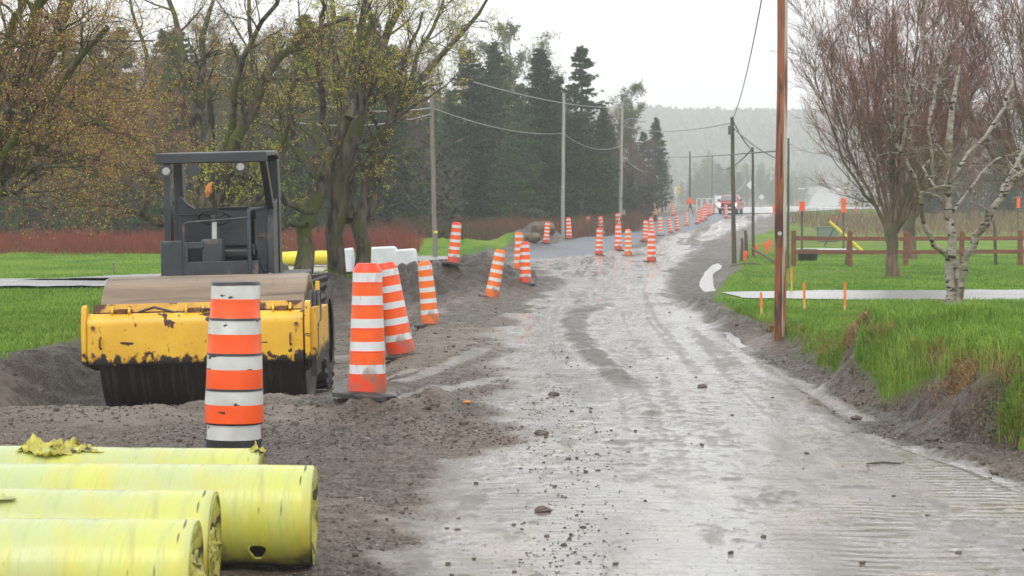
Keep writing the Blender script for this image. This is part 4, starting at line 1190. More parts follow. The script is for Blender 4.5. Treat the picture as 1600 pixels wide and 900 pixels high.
def children(Pt, R, cnt, L, ang, up, rg, k=5, t0=.2, t1=1.0, rr=.55, wob=.25, lmul=None, rmin=.003, endfrac=.3, taper=.6):
    m, kk, _ = Pt.shape
    N_ = m * cnt
    ip = np.repeat(np.arange(m), cnt)
    t = rg.uniform(t0, t1, N_) * (kk - 1)
    i0 = np.minimum(t.astype(int), kk - 2); f = (t - i0)[:, None]
    S = Pt[ip, i0] * (1 - f) + Pt[ip, i0 + 1] * f
    T = Pt[ip, i0 + 1] - Pt[ip, i0]; T /= np.linalg.norm(T, axis=1, keepdims=True) + 1e-9
    rad = (R[ip, i0] * (1 - f[:, 0]) + R[ip, i0 + 1] * f[:, 0])
    rv = rg.normal(size=(N_, 3)); rv -= T * np.sum(rv * T, 1, keepdims=True); rv /= np.linalg.norm(rv, axis=1, keepdims=True) + 1e-9
    a = np.radians(rg.normal(ang, ang * .25, N_))[:, None]
    d = T * np.cos(a) + rv * np.sin(a); d[:, 2] += up; d /= np.linalg.norm(d, axis=1, keepdims=True)
    ln = L * rg.uniform(.55, 1.25, N_) * (1 - taper * (t / (kk - 1)))
    if lmul is not None: ln = ln * lmul[ip]
    Q2 = np.empty((N_, k, 3)); Q2[:, 0] = S
    step = (ln / (k - 1))[:, None]
    for j in range(1, k):
        d = d + rg.normal(size=(N_, 3)) * wob; d[:, 2] += up * .35; d /= np.linalg.norm(d, axis=1, keepdims=True)
        Q2[:, j] = Q2[:, j - 1] + d * step
    r0 = np.maximum(rad * rr * rg.uniform(.7, 1.1, N_), rmin)
    RR = r0[:, None] * np.linspace(1, endfrac, k)[None]
    return Q2, np.maximum(RR, rmin * .6)
def leaves(Pt, cnt, size, rg, spread=.06, t0=.3, droop=0):
    m, k, _ = Pt.shape
    N_ = m * cnt; ip = np.repeat(np.arange(m), cnt)
    t = rg.uniform(t0, 1, N_) * (k - 1); i0 = np.minimum(t.astype(int), k - 2); f = (t - i0)[:, None]
    C_ = Pt[ip, i0] * (1 - f) + Pt[ip, i0 + 1] * f + rg.normal(size=(N_, 3)) * spread
    return leaf_quads(C_, size * rg.uniform(.5, 1.3, N_), rg)
def leaf_quads(C_, s, rg, asp=.6):
    N_ = len(C_)
    a = rg.normal(size=(N_, 3)); a /= np.linalg.norm(a, axis=1, keepdims=True)
    b = rg.normal(size=(N_, 3)); b -= a * np.sum(a * b, 1, keepdims=True); b /= np.linalg.norm(b, axis=1, keepdims=True)
    s = s[:, None]
    V_ = np.stack([C_ - a * s * .5, C_ + b * s * asp * .5, C_ + a * s * .5, C_ - b * s * asp * .5], 1).reshape(-1, 3)
    return V_, np.arange(N_ * 4).reshape(-1, 4)
def cat_(parts):
    Vs, Qs, Ms = [], [], []; b = 0
    for (v, q, m) in parts:
        Vs.append(v); Qs.append(q + b); Ms.append(np.full(len(q), m)); b += len(v)
    return np.concatenate(Vs), np.concatenate(Qs), np.concatenate(Ms)

def bark(name, c1, c2, moss=None, **k):
    m = mat(name, c1, .8, c2, 9, bump=1.0, bscale=22, stretch=(1, 1, .22), lo=.40, hi=.60, **k)
    if moss: spots(m, moss, 1.7, .45, .62, .9, 6, w=2)
    return m
bark_maple = bark('mossy_maple_bark', (.028, .023, .017), (.13, .112, .08), (.075, .085, .022))
twig_m = mat('twig_bark', (.06, .045, .032), .8, (.11, .08, .055), 3)
twig_red = mat('reddish_twig_bark', (.24, .11, .085), .8, (.33, .17, .135), 2)
bud_o = mat('orange_budding_leaf', (.46, .24, .07), .6, (.36, .17, .06), 1.3, trans=.35)
bud_y = mat('yellow_green_young_leaf', (.62, .64, .09), .6, (.46, .47, .07), 1.3, trans=.35)
bark_grey = bark('grey_tree_bark', (.07, .06, .05), (.14, .125, .105), (.09, .095, .05))
bark_red = bark('reddish_grey_bark', (.13, .080, .058), (.20, .135, .10), (.095, .09, .05))
bark_birch = mat('white_birch_bark', (.21, .18, .145), .6, (.38, .34, .285), 6, bump=.4, bscale=20, stretch=(1, 1, 2.5))
spots(bark_birch, (.035, .028, .024), 5.5, .56, .60, .8, 7, stretch=(1, 1, 3.2))
spots(bark_birch, (.14, .105, .06), 2.2, .50, .66, .8, 5, w=3)
heart = mat('fresh_wound_wood', (.75, .25, .06), .5, (.65, .16, .04), 9)

def traced_tree(name, base_px, D, limbs, label, cat, barkm, twm, leafm, seed, lv, leaf_n=3, leaf_s=.05, group=None, leaf_frac=1.0, zspread=1.0, leaf_mix=None, twig_r=.0035):
    rg = np.random.default_rng(seed)
    base = hit(*base_px) if D is None else at(base_px[0], base_px[1], D)
    D = base.y
    gz_ = gz(base.x, base.y)
    root = empty(name, (base.x, base.y, gz_), label=label, cat=cat, group=group)
    B0 = np.array([base.x, base.y, gz_])
    K = 14
    LP, LR = [], []
    for L in limbs:
        pts = []
        for j, p in enumerate(L['p']):
            dd = np.interp(j, range(len(L['p'])), np.linspace(L.get('d0', 0), L.get('d1', 0), len(L['p'])))
            q = at(p[0], p[1], D + dd)
            pts.append((q.x, q.y, q.z))
        q = resample(pts, K)
        q[1:-1] += rg.normal(size=(K - 2, 3)) * min(L['r'][1] * D / FPX * .45, .10 * np.linalg.norm(q[1] - q[0]))
        LP.append(q)
        rr = np.interp(np.linspace(0, len(L['r']) - 1, K), range(len(L['r'])), L['r']) * D / FPX * .84
        if L.get('root'): rr[:3] *= [1.3, 1.12, 1.03]; q[0, 2] = min(q[0, 2], gz(q[0, 0], q[0, 1])) - .15
        LR.append(rr)
    LP = np.array(LP) - B0; LR = np.array(LR)
    v, q = tubes(LP, LR, 14)
    # gnarled surface
    rad_n = fbm(v[:, 0] * 3 + v[:, 1], v[:, 2] * 2.5, seed, 3)
    ctr = np.repeat(LP.reshape(-1, 3), 14, axis=0)
    v = ctr + (v - ctr) * (1 + .14 * rad_n)[:, None]
    quads_obj('trunk', v, q, barkm, root)
    spawn = np.array([bool(L.get('tw', 1)) for L in limbs])
    cur, curR = LP[spawn], LR[spawn]
    lm = np.array([L.get('lm', 1.0) for L in limbs])[spawn]
    parts = []
    for i, s in enumerate(lv):
        nx, nR = children(cur, curR, s['n'], s['L'], s['a'], s.get('up', .1), rg, s.get('k', 6), s.get('t0', .25), 1.0, s.get('rr', .5), s.get('w', .2), lm if i == 0 else None, twig_r if i >= len(lv) - 1 else twig_r * 1.7, .3, s.get('tp', .5))
        keep = nx[:, :, 2].min(1) > s.get('zmin', .4)
        nx, nR = nx[keep], nR[keep]
        v, q = tubes(nx, nR, 6 if i == 0 else (4 if i == 1 else 3))
        parts.append((v, q, 0 if i < 2 else 1))
        prev = cur
        cur, curR = nx, nR
        lm = None
    ms = [barkm, twm]
    if leafm is not None:
        v, q = leaves(cur, leaf_n, leaf_s, rg, .025, .55)
        if leaf_frac < 1:
            sel = rg.random(len(q)) < leaf_frac; q = q[sel]
        parts.append((v, q, 2)); ms.append(leafm)
        if leaf_mix is not None:
            v2, q2 = leaves(cur, max(1, leaf_n // 2), leaf_s, rg, .03); parts.append((v2, q2, 3)); ms.append(leaf_mix)
    V_, Q_, M_ = cat_(parts)
    quads_obj('crown', V_, Q_, ms, root, mi=M_, smooth=False)
    print(name, 'quads', len(Q_))
    return root

LV = [dict(n=9, L=2.3, a=42, up=.12, t0=.25, rr=.45), dict(n=8, L=1.1, a=42, up=.06, t0=.2, rr=.5), dict(n=6, L=.48, a=42, up=.04, t0=.15, rr=.5, k=4)]
# tree behind the roller
b_limbs = [
 dict(p=[(328, 455), (332, 390), (334, 320)], r=[27, 22, 24], root=1, tw=0),
 dict(p=[(340, 335), (352, 270), (365, 225), (400, 165), (408, 120), (460, 60), (545, 28)], r=[17, 15, 11, 9, 7, 5, 3], d0=0, d1=-2),
 dict(p=[(326, 330), (290, 250), (284, 180), (292, 95), (275, 35), (258, -30)], r=[15, 12, 10, 8, 5, 4], d0=0, d1=2),
 dict(p=[(334, 330), (330, 250), (328, 205), (328, 160)], r=[12, 9, 8, 7], tw=0),
 dict(p=[(330, 300), (306, 210), (318, 95), (316, 30), (350, -30)], r=[11, 9, 7, 5, 3], d0=0, d1=3),
 dict(p=[(318, 350), (268, 352), (240, 345), (190, 325), (130, 312), (85, 300)], r=[11, 8, 7, 5, 4, 2], d0=0, d1=-3, lm=.7),
 dict(p=[(322, 340), (245, 295), (205, 225), (188, 180), (170, 90)], r=[13, 9, 7, 5, 3], d0=0, d1=-1),
 dict(p=[(342, 330), (372, 290), (398, 190), (398, 90), (384, 10), (395, -40)], r=[13, 10, 8, 6, 4, 3], d0=0, d1=2),
 dict(p=[(340, 345), (400, 322), (440, 262), (446, 190), (462, 110)], r=[12, 8, 6, 4, 3], d0=0, d1=-2),
 dict(p=[(325, 340), (280, 300), (225, 265), (150, 250), (90, 210)], r=[10, 7, 5, 4, 2], d0=0, d1=2),
 dict(p=[(332, 320), (365, 200), (362, 110), (430, 10), (450, -40)], r=[10, 8, 6, 4, 3], d0=0, d1=-3),
 dict(p=[(300, 250), (235, 150), (225, 60), (190, -20)], r=[7, 5, 4, 2], d0=1, d1=3),
]
tb = traced_tree('maple_tree', (328, 452), 50, b_limbs, 'wide mossy maple with orange buds whose trunk stands behind the road roller', 'tree', bark_maple, twig_m, bud_o, 11, LV, 5, .040, leaf_mix=bud_y, leaf_frac=.8)
mb = MB(); c = at(325, 297, 49.3) - tb.location
mb.tube([c + Vector((-.02, 0, -.16)), c + Vector((.02, -.05, -.02)), c + Vector((.04, -.04, .1)), c + Vector((.10, 0, .18))], [.03, .08, .06, .015], 7)
mb.tube([c + Vector((0, -.03, 0)), c + Vector((-.06, -.05, .10))], [.045, .012], 6)
tag(mb.build('splintered_wood', heart, tb), label='bright orange splintered wound')

c_limbs = [
 dict(p=[(472, 425), (474, 395), (486, 330), (500, 275), (522, 220), (561, 161), (592, 110), (615, 50), (622, -30)], r=[16, 13, 14, 14, 13, 11, 9, 7, 5], root=1, d0=0, d1=2),
 dict(p=[(520, 225), (503, 170), (497, 110), (505, 20), (500, -30)], r=[8, 6, 5, 4, 3], d0=0, d1=-2),
 dict(p=[(488, 330), (455, 322), (430, 300), (395, 280), (360, 250)], r=[7, 6, 5, 4, 2], d0=0, d1=-1, lm=.7),
 dict(p=[(500, 280), (460, 235), (452, 160), (470, 90)], r=[8, 6, 4, 2], d0=0, d1=2),
 dict(p=[(545, 185), (548, 110), (575, 30), (570, -30)], r=[8, 6, 4, 3], d0=0, d1=3),
 dict(p=[(480, 352), (448, 352), (420, 330), (400, 318)], r=[6, 5, 4, 2], d0=0, d1=1, lm=.6),
]
traced_tree('maple_tree', (472, 428), None, c_limbs, 'slanting maple trunk with yellow-green young leaves beside the right rear of the roller', 'tree', bark_maple, twig_m, bud_y, 23, LV, 6, .046)
d_limbs = [
 dict(p=[(527, 436), (527, 380), (520, 335), (528, 300), (545, 260), (562, 200), (570, 120), (560, 40), (575, -30)], r=[15, 15, 18, 18, 14, 10, 7, 5, 3], root=1, d1=-1),
 dict(p=[(564, 430), (566, 390), (570, 330), (586, 240), (610, 185), (650, 130), (684, 90), (722, 48), (765, -8)], r=[13, 13, 16, 11, 9, 7, 5, 4, 2], root=1, d1=0),
 dict(p=[(546, 345), (545, 300), (540, 220), (528, 150), (520, 60), (525, -30)], r=[14, 14, 9, 7, 5, 3], d0=0, d1=2),
 dict(p=[(575, 300), (600, 240), (612, 180), (632, 90), (660, 20)], r=[9, 7, 6, 4, 2], d0=0, d1=-2),
 dict(p=[(610, 185), (640, 150), (650, 80), (690, 20), (700, -20)], r=[7, 5, 4, 3, 2], d0=0, d1=2, lm=.8),
 dict(p=[(528, 320), (500, 260), (492, 200), (480, 110)], r=[10, 7, 5, 2], d0=0, d1=3),
]
traced_tree('maple_tree', (545, 432), None, d_limbs, 'double-trunked mossy maple with sparse yellow-green leaves before the white blocks', 'tree', bark_maple, twig_m, bud_y, 31, LV, 6, .042, leaf_mix=bud_o, leaf_frac=.8)
LVa = [dict(n=13, L=2.0, a=38, up=-.02, t0=.15, rr=.42), dict(n=9, L=1.0, a=38, up=.0, t0=.15, rr=.5), dict(n=6, L=.42, a=40, up=.02, t0=.15, rr=.5, k=4)]
a_limbs = [
 dict(p=[(-75, 560), (-60, 420), (-45, 330), (-30, 270)], r=[34, 30, 28, 26], root=1, tw=0),
 dict(p=[(-40, 290), (-15, 130), (15, 50), (38, -5), (50, -40)], r=[18, 12, 10, 8, 6]),
 dict(p=[(-30, 280), (10, 190), (32, 110), (56, 35), (70, -30)], r=[20, 15, 12, 10, 8], d1=-1),
 dict(p=[(-35, 300), (15, 225), (48, 150), (85, 70), (112, -10), (120, -40)], r=[22, 17, 15, 13, 11, 9], d1=1),
 dict(p=[(-40, 310), (20, 215), (70, 150), (115, 105), (168, 42)], r=[14, 10, 8, 6, 4], d1=-2),
 dict(p=[(-40, 320), (30, 248), (90, 215), (140, 190), (190, 200)], r=[12, 8, 6, 4, 2], d1=-1),
 dict(p=[(-40, 330), (20, 262), (60, 240), (105, 170), (150, 110)], r=[10, 8, 6, 4, 2], d1=2),
 dict(p=[(-50, 340), (10, 290), (60, 250), (110, 262), (165, 250)], r=[9, 6, 5, 3, 2], d1=-2),
 dict(p=[(30, 190), (75, 170), (120, 135), (160, 130), (205, 140)], r=[7, 5, 4, 3, 2], d1=2),
 dict(p=[(-50, 330), (-10, 240), (-5, 160), (30, 80)], r=[10, 8, 6, 4], d1=3),
]
traced_tree('maple_tree', (-75, 560), 31, a_limbs, 'dark-limbed tree reaching in from the left edge over the lawn', 'tree', bark_maple, twig_red, bud_o, 41, LVa, 4, .028, leaf_mix=bud_y, leaf_frac=.7, twig_r=.0025)

# ---- right side: bare multi-stemmed trees
def vase(px, by, D, label, seed, W, ty, n=16, tr=12, scale=1.0, fork=345, lean=0, density=1.0, name='bare_tree', group=None):
    rg = np.random.default_rng(seed)
    L = [dict(p=[(px, by), (px - 1, (by + fork) / 2), (px - 3, fork)], r=[tr, tr * .92, tr * 1.15], root=1, tw=0)]
    for i in range(n):
        u = (i + .5) / n * 2 - 1 + rg.uniform(-.05, .05)
        tx = px + lean + W * u
        top = ty + (by - ty) * .42 * abs(u) ** 2.2
        mx_ = px + (tx - px) * .52; my = fork - (fork - top) * (.38 - .10 * abs(u))
        L.append(dict(p=[(px + 6 * u, fork + 14), (px + (tx - px) * .22, fork - (fork - top) * .13), (mx_, my), (px + (tx - px) * .80, fork - (fork - top) * .70), (tx, top)],
                      r=[tr * .30, tr * .23, tr * .16, tr * .095, tr * .04], d0=0, d1=rg.uniform(-2.2, 2.2)))
    lv = [dict(n=int(17 * density), L=2.5 * scale, a=31, up=.17, t0=.12, rr=.42, w=.12), dict(n=int(10 * density), L=1.25 * scale, a=30, up=.10, t0=.1, rr=.45, w=.15), dict(n=7, L=.62 * scale, a=32, up=.05, t0=.1, rr=.6, k=4, w=.2)]
    return traced_tree(name, (px, by), D, L, label, 'tree', bark_red, twig_red, None, seed, lv, group=group, twig_r=.0042)
vase(1395, 432, None, 'bare reddish multi-stemmed tree on the lawn before the fence, left of the birch', 51, 156, -70, 13, 12, 1.08, 350, 5)
vase(1422, 405, None, 'bare tree half hidden behind the reddish multi-stemmed tree, standing past the fence', 52, 120, 20, 11, 12, 1.0, 330, 20, .8)
vase(1650, 430, 58, 'bare reddish tree reaching in from the right edge above the birch', 53, 150, -70, 15, 13, 1.0, 330, -15)
# ---- birch
h_limbs = [
 dict(p=[(1484, 479), (1486, 450), (1484, 428), (1484, 405)], r=[9, 9, 9.5, 9], root=1, tw=0),
 dict(p=[(1496, 479), (1500, 450), (1498, 430), (1494, 405)], r=[8, 9, 8.5, 6], root=1, tw=0),
 dict(p=[(1486, 412), (1487, 380), (1482, 330), (1477, 296), (1483, 244), (1487, 190), (1493, 150), (1500, 100)], r=[9, 8, 7.5, 7, 6.5, 5.5, 4, 1.5]),
 dict(p=[(1486, 408), (1470, 392), (1452, 378), (1444, 333), (1430, 289), (1419, 255), (1402, 222), (1388, 189)], r=[6, 5, 4.5, 4, 3.6, 3.2, 2.4, 1.4], d1=-1.5),
 dict(p=[(1408, 232), (1416, 200), (1420, 160), (1412, 120)], r=[2.8, 2.4, 2, 1], d0=-1.3, d1=-2),
 dict(p=[(1500, 440), (1506, 408), (1520, 380), (1540, 350), (1563, 308), (1602, 265), (1650, 225)], r=[7, 7, 7.5, 7, 6.5, 6, 4], d1=-.8),
 dict(p=[(1484, 285), (1500, 258), (1530, 219), (1558, 196), (1574, 150), (1581, 110), (1590, 80)], r=[4.5, 4, 3.6, 3.4, 2.8, 2, 1], d1=1),
 dict(p=[(1565, 300), (1580, 272), (1600, 235), (1620, 200)], r=[4, 4, 3.5, 2], d0=-.6, d1=0),
 dict(p=[(1457, 262), (1450, 200), (1462, 150), (1466, 90), (1462, 60)], r=[2.2, 3, 2.8, 2, 1], d0=1.5, d1=1.5),
 dict(p=[(1484, 300), (1460, 292), (1440, 262), (1452, 250)], r=[3, 2.5, 2, 1], d1=1),
 dict(p=[(1490, 330), (1520, 290), (1550, 250), (1600, 235)], r=[3.2, 2.4, 2, 1], d1=2),
]
LVh = [dict(n=7, L=1.1, a=48, up=.05, t0=.3, rr=.4, w=.28), dict(n=5, L=.6, a=45, up=.02, rr=.5, w=.3), dict(n=4, L=.3, a=42, up=.0, rr=.5, k=4, w=.3)]
traced_tree('birch_tree', (1490, 477), None, h_limbs, 'white-barked birch with crooked bare limbs beside the wet driveway', 'tree', bark_birch, twig_m, None, 61, LVh, twig_r=.003)

# ------------------------------------------------------------------ woodland prototypes
def proto_decid(seed, H=10, leafm=None, leaf_n=2, leaf_s=.12, spread=1.0, twm=None, bk=None, dens=1.0, straight=True):
    rg = np.random.default_rng(seed)
    K = 8
    t = np.linspace(0, 1, K)
    tr = np.stack([np.cumsum(rg.normal(size=K) * .12 * t), np.cumsum(rg.normal(size=K) * .12 * t), t * H], 1)[None]; tr[0, 0] = 0; tr[0, 0, 2] = -.4
    R0 = (np.linspace(.16, .02, K) * H / 10)[None]
    parts = []
    v, q = tubes(tr, R0, 7); TV, TQ = v, q
    c1, r1 = children(tr, R0, int(26 * dens), H * .36 * spread, 42, .28, rg, 6, .22, 1, .45, .14, taper=.62)
    v, q = tubes(c1, r1, 4); parts.append((v, q, 0))
    c2, r2 = children(c1, r1, 7, H * .14 * spread, 38, .15, rg, 4, .15, 1, .5, .18, rmin=.012)
    v, q = tubes(c2, r2, 3); parts.append((v, q, 0))
    c3, r3 = children(c2, r2, 6, H * .065 * spread, 38, .1, rg, 3, .1, 1, .5, .2, rmin=.009)
    v, q = tubes(c3, r3, 3); parts.append((v, q, 0))
    ms = [twm or twig_m]
    if leafm is not None:
        v, q = leaves(c3, leaf_n, leaf_s, rg, .08); parts.append((v, q, 1)); ms.append(leafm)
    return (TV, TQ), cat_(parts), ms, bk or bark_grey
def proto_conifer(seed, H=14, R=2.3, leafm=None, leaf2=None, gap=1.0):
    rg = np.random.default_rng(seed)
    K = 8; t = np.linspace(0, 1, K)
    tr = np.stack([rg.normal(size=K) * .03, rg.normal(size=K) * .03, t * H], 1)[None]; tr[0, 0, 2] = -.4
    R0 = (np.linspace(.2, .015, K) * H / 14)[None]
    TV, TQ = tubes(tr, R0, 7)
    nb = int(250 * gap)
    hh = 1 - (1 - rg.random(nb) ** .9) * .985          # share of height
    hh = np.sort(rg.uniform(.06, .995, nb) ** .85)
    az = rg.uniform(0, 2 * np.pi, nb)
    ln = R * ((1 - hh) ** .72) * rg.uniform(.62, 1.15, nb) * (1 - .25 * np.exp(-((hh - .1) / .1) ** 2)) + .1
    k = 6; s = np.linspace(0, 1, k)
    dz = -.22 - .35 * (1 - hh)
    Pt = np.zeros((nb, k, 3))
    for j in range(k):
        r = ln * s[j]
        Pt[:, j, 0] = np.cos(az) * r; Pt[:, j, 1] = np.sin(az) * r
        Pt[:, j, 2] = hh * H + r * (dz + .55 * s[j] ** 2 * .6) + .1 * ln * 0
    RR = (.028 * (ln / R))[:, None] * np.linspace(1, .3, k)[None] + .004
    v, q = tubes(Pt, RR, 3); parts = [(v, q, 0)]
    # side sprays on every branch, then needle tufts hanging on them
    cs, rs = children(Pt, RR, 9, .62, 52, -.10, rg, 4, .12, 1.0, .6, .12, lmul=np.clip(ln / R * 1.4, .35, 1.3), rmin=.004)
    cnt = 9
    m_, kk, _ = cs.shape
    ip = np.repeat(np.arange(m_), cnt); tt = rg.uniform(0, 1, m_ * cnt) * (kk - 1); i0 = np.minimum(tt.astype(int), kk - 2); f = (tt - i0)[:, None]
    C_ = cs[ip, i0] * (1 - f) + cs[ip, i0 + 1] * f
    C_ = C_ + rg.normal(size=C_.shape) * [.05, .05, .035] - [0, 0, .03]
    v, q = leaf_quads(C_, rg.uniform(.12, .27, len(C_)), rg, .42)
    mi = np.where(rg.random(len(q)) < .35, 2, 1)
    V1, Q1, M1 = cat_(parts)
    V_ = np.concatenate([V1, v]); Q_ = np.concatenate([Q1, q + len(V1)]); M_ = np.concatenate([M1, mi])
    return (TV, TQ), (V_, Q_, M_), [twig_m, leafm, leaf2], bark_grey
MESHC = {}
def place_tree(key, x, y, H, H0, rot, name, label, cat, group, lean=0, wx=1.0, z=None):
    (tv, cr_, ms, bk) = PRO[key]
    root = empty(name, (x, y, gz(x, y) if z is None else z), (lean, lean * .5, rot), label=label, cat=cat, group=group)
    s = H / H0; wx *= 1.42 if key[0] == 'c' else 1.0; root.scale = (s * wx, s * wx, s)
    if key not in MESHC:
        a = quads_obj('trunk', tv[0], tv[1], bk, root)
        b = quads_obj('crown', cr_[0], cr_[1], ms, root, mi=cr_[2], smooth=False)
        MESHC[key] = (a, b)
    else:
        for o in MESHC[key]:
            c = o.copy(); COL.objects.link(c); c.parent = root
    return root
ndl = mat('spruce_needles', (.022, .060, .018), .65, (.038, .085, .026), .35, objrand=.45)
ndl2 = mat('spruce_needles_light', (.06, .115, .035), .65, (.09, .14, .05), .35, objrand=.35)
lf_b = mat('brown_bud_leaf', (.16, .10, .045), .7, (.12, .09, .04), .5, trans=.2, objrand=.25)
lf_g = mat('pale_spring_leaf', (.20, .23, .09), .7, (.15, .17, .07), .5, trans=.3, objrand=.2)
twig_g = mat('grey_woodland_twig', (.10, .082, .07), .85, (.15, .125, .105), .6, objrand=.2)
twig_p = mat('purple_brown_twig', (.115, .078, .07), .85, (.16, .115, .105), .6, objrand=.2)
PRO = {
 'c0': proto_conifer(1, 14, 2.5, ndl, ndl2), 'c1': proto_conifer(2, 14, 2.1, ndl, ndl2, 1.1), 'c2': proto_conifer(3, 14, 2.9, ndl, ndl2, 1.2),
 'b0': proto_decid(4, 10, lf_b, 2, .11, twm=twig_g), 'b1': proto_decid(5, 10, lf_b, 1, .11, twm=twig_p, dens=1.2), 'b2': proto_decid(6, 10, None, twm=twig_p, dens=1.3),
 'g0': proto_decid(7, 10, lf_g, 3, .13, twm=twig_g), 'g1': proto_decid(8, 10, lf_g, 5, .15, twm=twig_g, spread=.9),
}
H0 = {'c': 14, 'b': 10, 'g': 10}
rf = np.random.default_rng(99)
def T_(key, px, ty, D, label, group, name=None, wx=1.0):
    x = (px - 800) / FPX * D
    z = gz(x, D)
    H = HC - (ty - HOR) / FPX * D - z
    nm = name or ('spruce_tree' if key[0] == 'c' else 'woodland_tree')
    return place_tree(key, x, D, H, H0[key[0]], rf.uniform(0, 6.28), nm, label, 'tree', group, rf.normal() * .02, wx, z)
# prominent spruces and companions between the first pole and the road
gs = 'spruces beside the road'
T_('c0', 908, 72, 150, 'tallest free-standing spruce with a pointed top, right end of the dark spruces', gs, wx=1.05)
T_('c1', 846, 76, 152, 'tall narrow spruce just left of the tallest pointed one', gs, wx=1.1)
T_('c2', 742, 78, 150, 'broad spruce second from the yellow-banded pole', gs)
T_('c1', 776, 66, 158, 'slender spruce between the two broad ones left of centre', gs)
T_('c2', 655, 112, 140, 'dark spruce standing directly behind the yellow-banded pole', gs)
T_('c0', 812, 130, 146, 'lower spruce filling the gap in the middle of the dark spruces', gs)
T_('c2', 872, 118, 156, 'spruce behind the pole in front of the dark spruces', gs)
T_('c0', 700, 140, 150, 'low spruce right of the yellow-banded pole', gs)
T_('c1', 943, 168, 160, 'shorter spruce at the right foot of the tallest one', gs)
T_('c1', 1024, 184, 215, 'small pointed spruce at the right end of the woods', gs)
T_('c0', 1006, 205, 225, 'small spruce left of the last pointed one', gs)
for i, (px, ty, D, k) in enumerate([(720, 75, 170, 'g0'), (790, 58, 175, 'g1'), (690, 95, 172, 'g0'), (760, 85, 180, 'g1'), (832, 90, 178, 'g0'), (970, 165, 185, 'g0'), (990, 145, 195, 'g1'), (950, 175, 178, 'b1'),
                                    (985, 210, 190, 'b0'), (1012, 225, 200, 'b1'), (1035, 235, 225, 'g0'), (960, 235, 172, 'b0'), (1000, 250, 188, 'b1'), (870, 130, 182, 'g0'), (925, 190, 170, 'b1'), (1040, 262, 240, 'b0')]):
    T_(k, px, ty, D, 'pale leafing deciduous tree among the spruces left of the road' if k[0] == 'g' else 'brown leafless tree at the right end of the woods left of the road',
       'pale deciduous trees among the spruces' if k[0] == 'g' else 'leafless trees at the end of the left woods')
for i in range(34):   # depth behind the roadside spruces
    px = 590 + i * 12 + rf.uniform(-8, 8); D = rf.uniform(172, 215)
    k = ['c0', 'c1', 'c2'][rf.integers(3)]
    ty = np.interp(px, [590, 680, 760, 850, 920, 980, 1030], [150, 140, 105, 120, 165, 225, 255]) + rf.uniform(0, 60)
    T_(k, px, ty, D, 'dark spruce deeper in the woods behind the roadside row', 'spruces in the depth of the left woods')
# woods behind the red shrubs on the left
for i in range(110):
    px = rf.uniform(-260, 650); D = rf.uniform(108, 150)
    rr_ = rf.random()
    k = ['c0', 'c1', 'c2'][rf.integers(3)] if rr_ < .42 else ['b0', 'b1', 'b2', 'g0'][rf.integers(4)]
    ty = rf.uniform(20, 150) if k[0] == 'c' else rf.uniform(60, 190)
    T_(k, px, ty, D, 'dark spruce in the woods behind the red shrubs' if k[0] == 'c' else 'leafless tree in the woods behind the red shrubs',
       'spruces behind the red shrubs' if k[0] == 'c' else 'leafless trees behind the red shrubs')
# woods right of the road behind the fence
for i in range(60):
    px = rf.uniform(1400, 1860); D = rf.uniform(190, 260)
    k = ['b1', 'b2', 'b2', 'b0', 'c1'][rf.integers(5)] if px > 1440 else 'b2'
    ty = np.interp(px, [1380, 1450, 1520, 1600, 1860], [225, 190, 165, 160, 150]) + rf.uniform(0, 45)
    T_(k, px, ty, D, 'leafless purple-brown tree in the woods behind the birch' if k[0] == 'b' else 'dark conifer in the woods behind the birch',
       'leafless trees behind the birch' if k[0] == 'b' else 'conifers behind the birch')
# far tree belt in the haze
for i in range(62):
    px = 1035 + i * 3.9 + rf.uniform(-5, 5); D = rf.uniform(700, 860)
    if 1250 < px < 1328: D = 1125
    k = ['c0', 'c1', 'g1', 'c2', 'g0', 'b1'][rf.integers(6)]
    ty = np.interp(px, [1035, 1080, 1100, 1120, 1180, 1240, 1300, 1340], [285, 268, 232, 245, 252, 275, 290, 270]) + rf.uniform(0, 30)
    if D > 1000: ty = rf.uniform(252, 272)
    T_(k, px, ty, D, 'hazy far tree in the belt behind the red pickup', 'hazy far trees behind the red pickup', name='distant_tree', wx=1.25)

for i in range(26):
    px = rf.choice([rf.uniform(1234, 1256), rf.uniform(1322, 1420)]); D = rf.uniform(760, 1050)
    T_(['c0', 'g1', 'g0', 'b1'][rf.integers(4)], px, rf.uniform(268, 292), D, 'hazy far tree beside the bright distant road', 'hazy far trees beside the distant road', name='distant_tree', wx=1.2)
# ------------------------------------------------------------------ stuff: brush, shrubs, hill woods
rg = np.random.default_rng(5)
def stems(N_, xf_, yf_, h, lean, r, k=4, crook=.12):
    x = xf_(N_); y = yf_(N_, x)
    z = ground(x, y) - .05
    hh = h * rg.uniform(.45, 1.15, N_)
    d = np.stack([rg.normal(size=N_) * lean, rg.normal(size=N_) * lean, np.ones(N_)], 1)
    Pt = np.empty((N_, k, 3)); Pt[:, 0] = np.stack([x, y, z], 1)
    for j in range(1, k):
        d = d + rg.normal(size=(N_, 3)) * crook * [1, 1, .3]
        Pt[:, j] = Pt[:, j - 1] + d / np.linalg.norm(d, axis=1, keepdims=True) * (hh / (k - 1))[:, None]
    return Pt, np.full((N_, 1), r) * np.linspace(1, .4, k)[None]
red_tw = mat('red_dogwood_twig', (.20, .035, .025), .7, (.26, .08, .05), .5)
brn_tw = mat('brown_brush_twig', (.13, .075, .05), .8, (.20, .12, .08), .6)
Pt, R0 = stems(8000, lambda n: rg.uniform(-30, -4, n), lambda n, x: rg.uniform(89, 97, n) + 3 * fbm(x * .3, x * 0, 4, 3), 1.1, .35, .007)
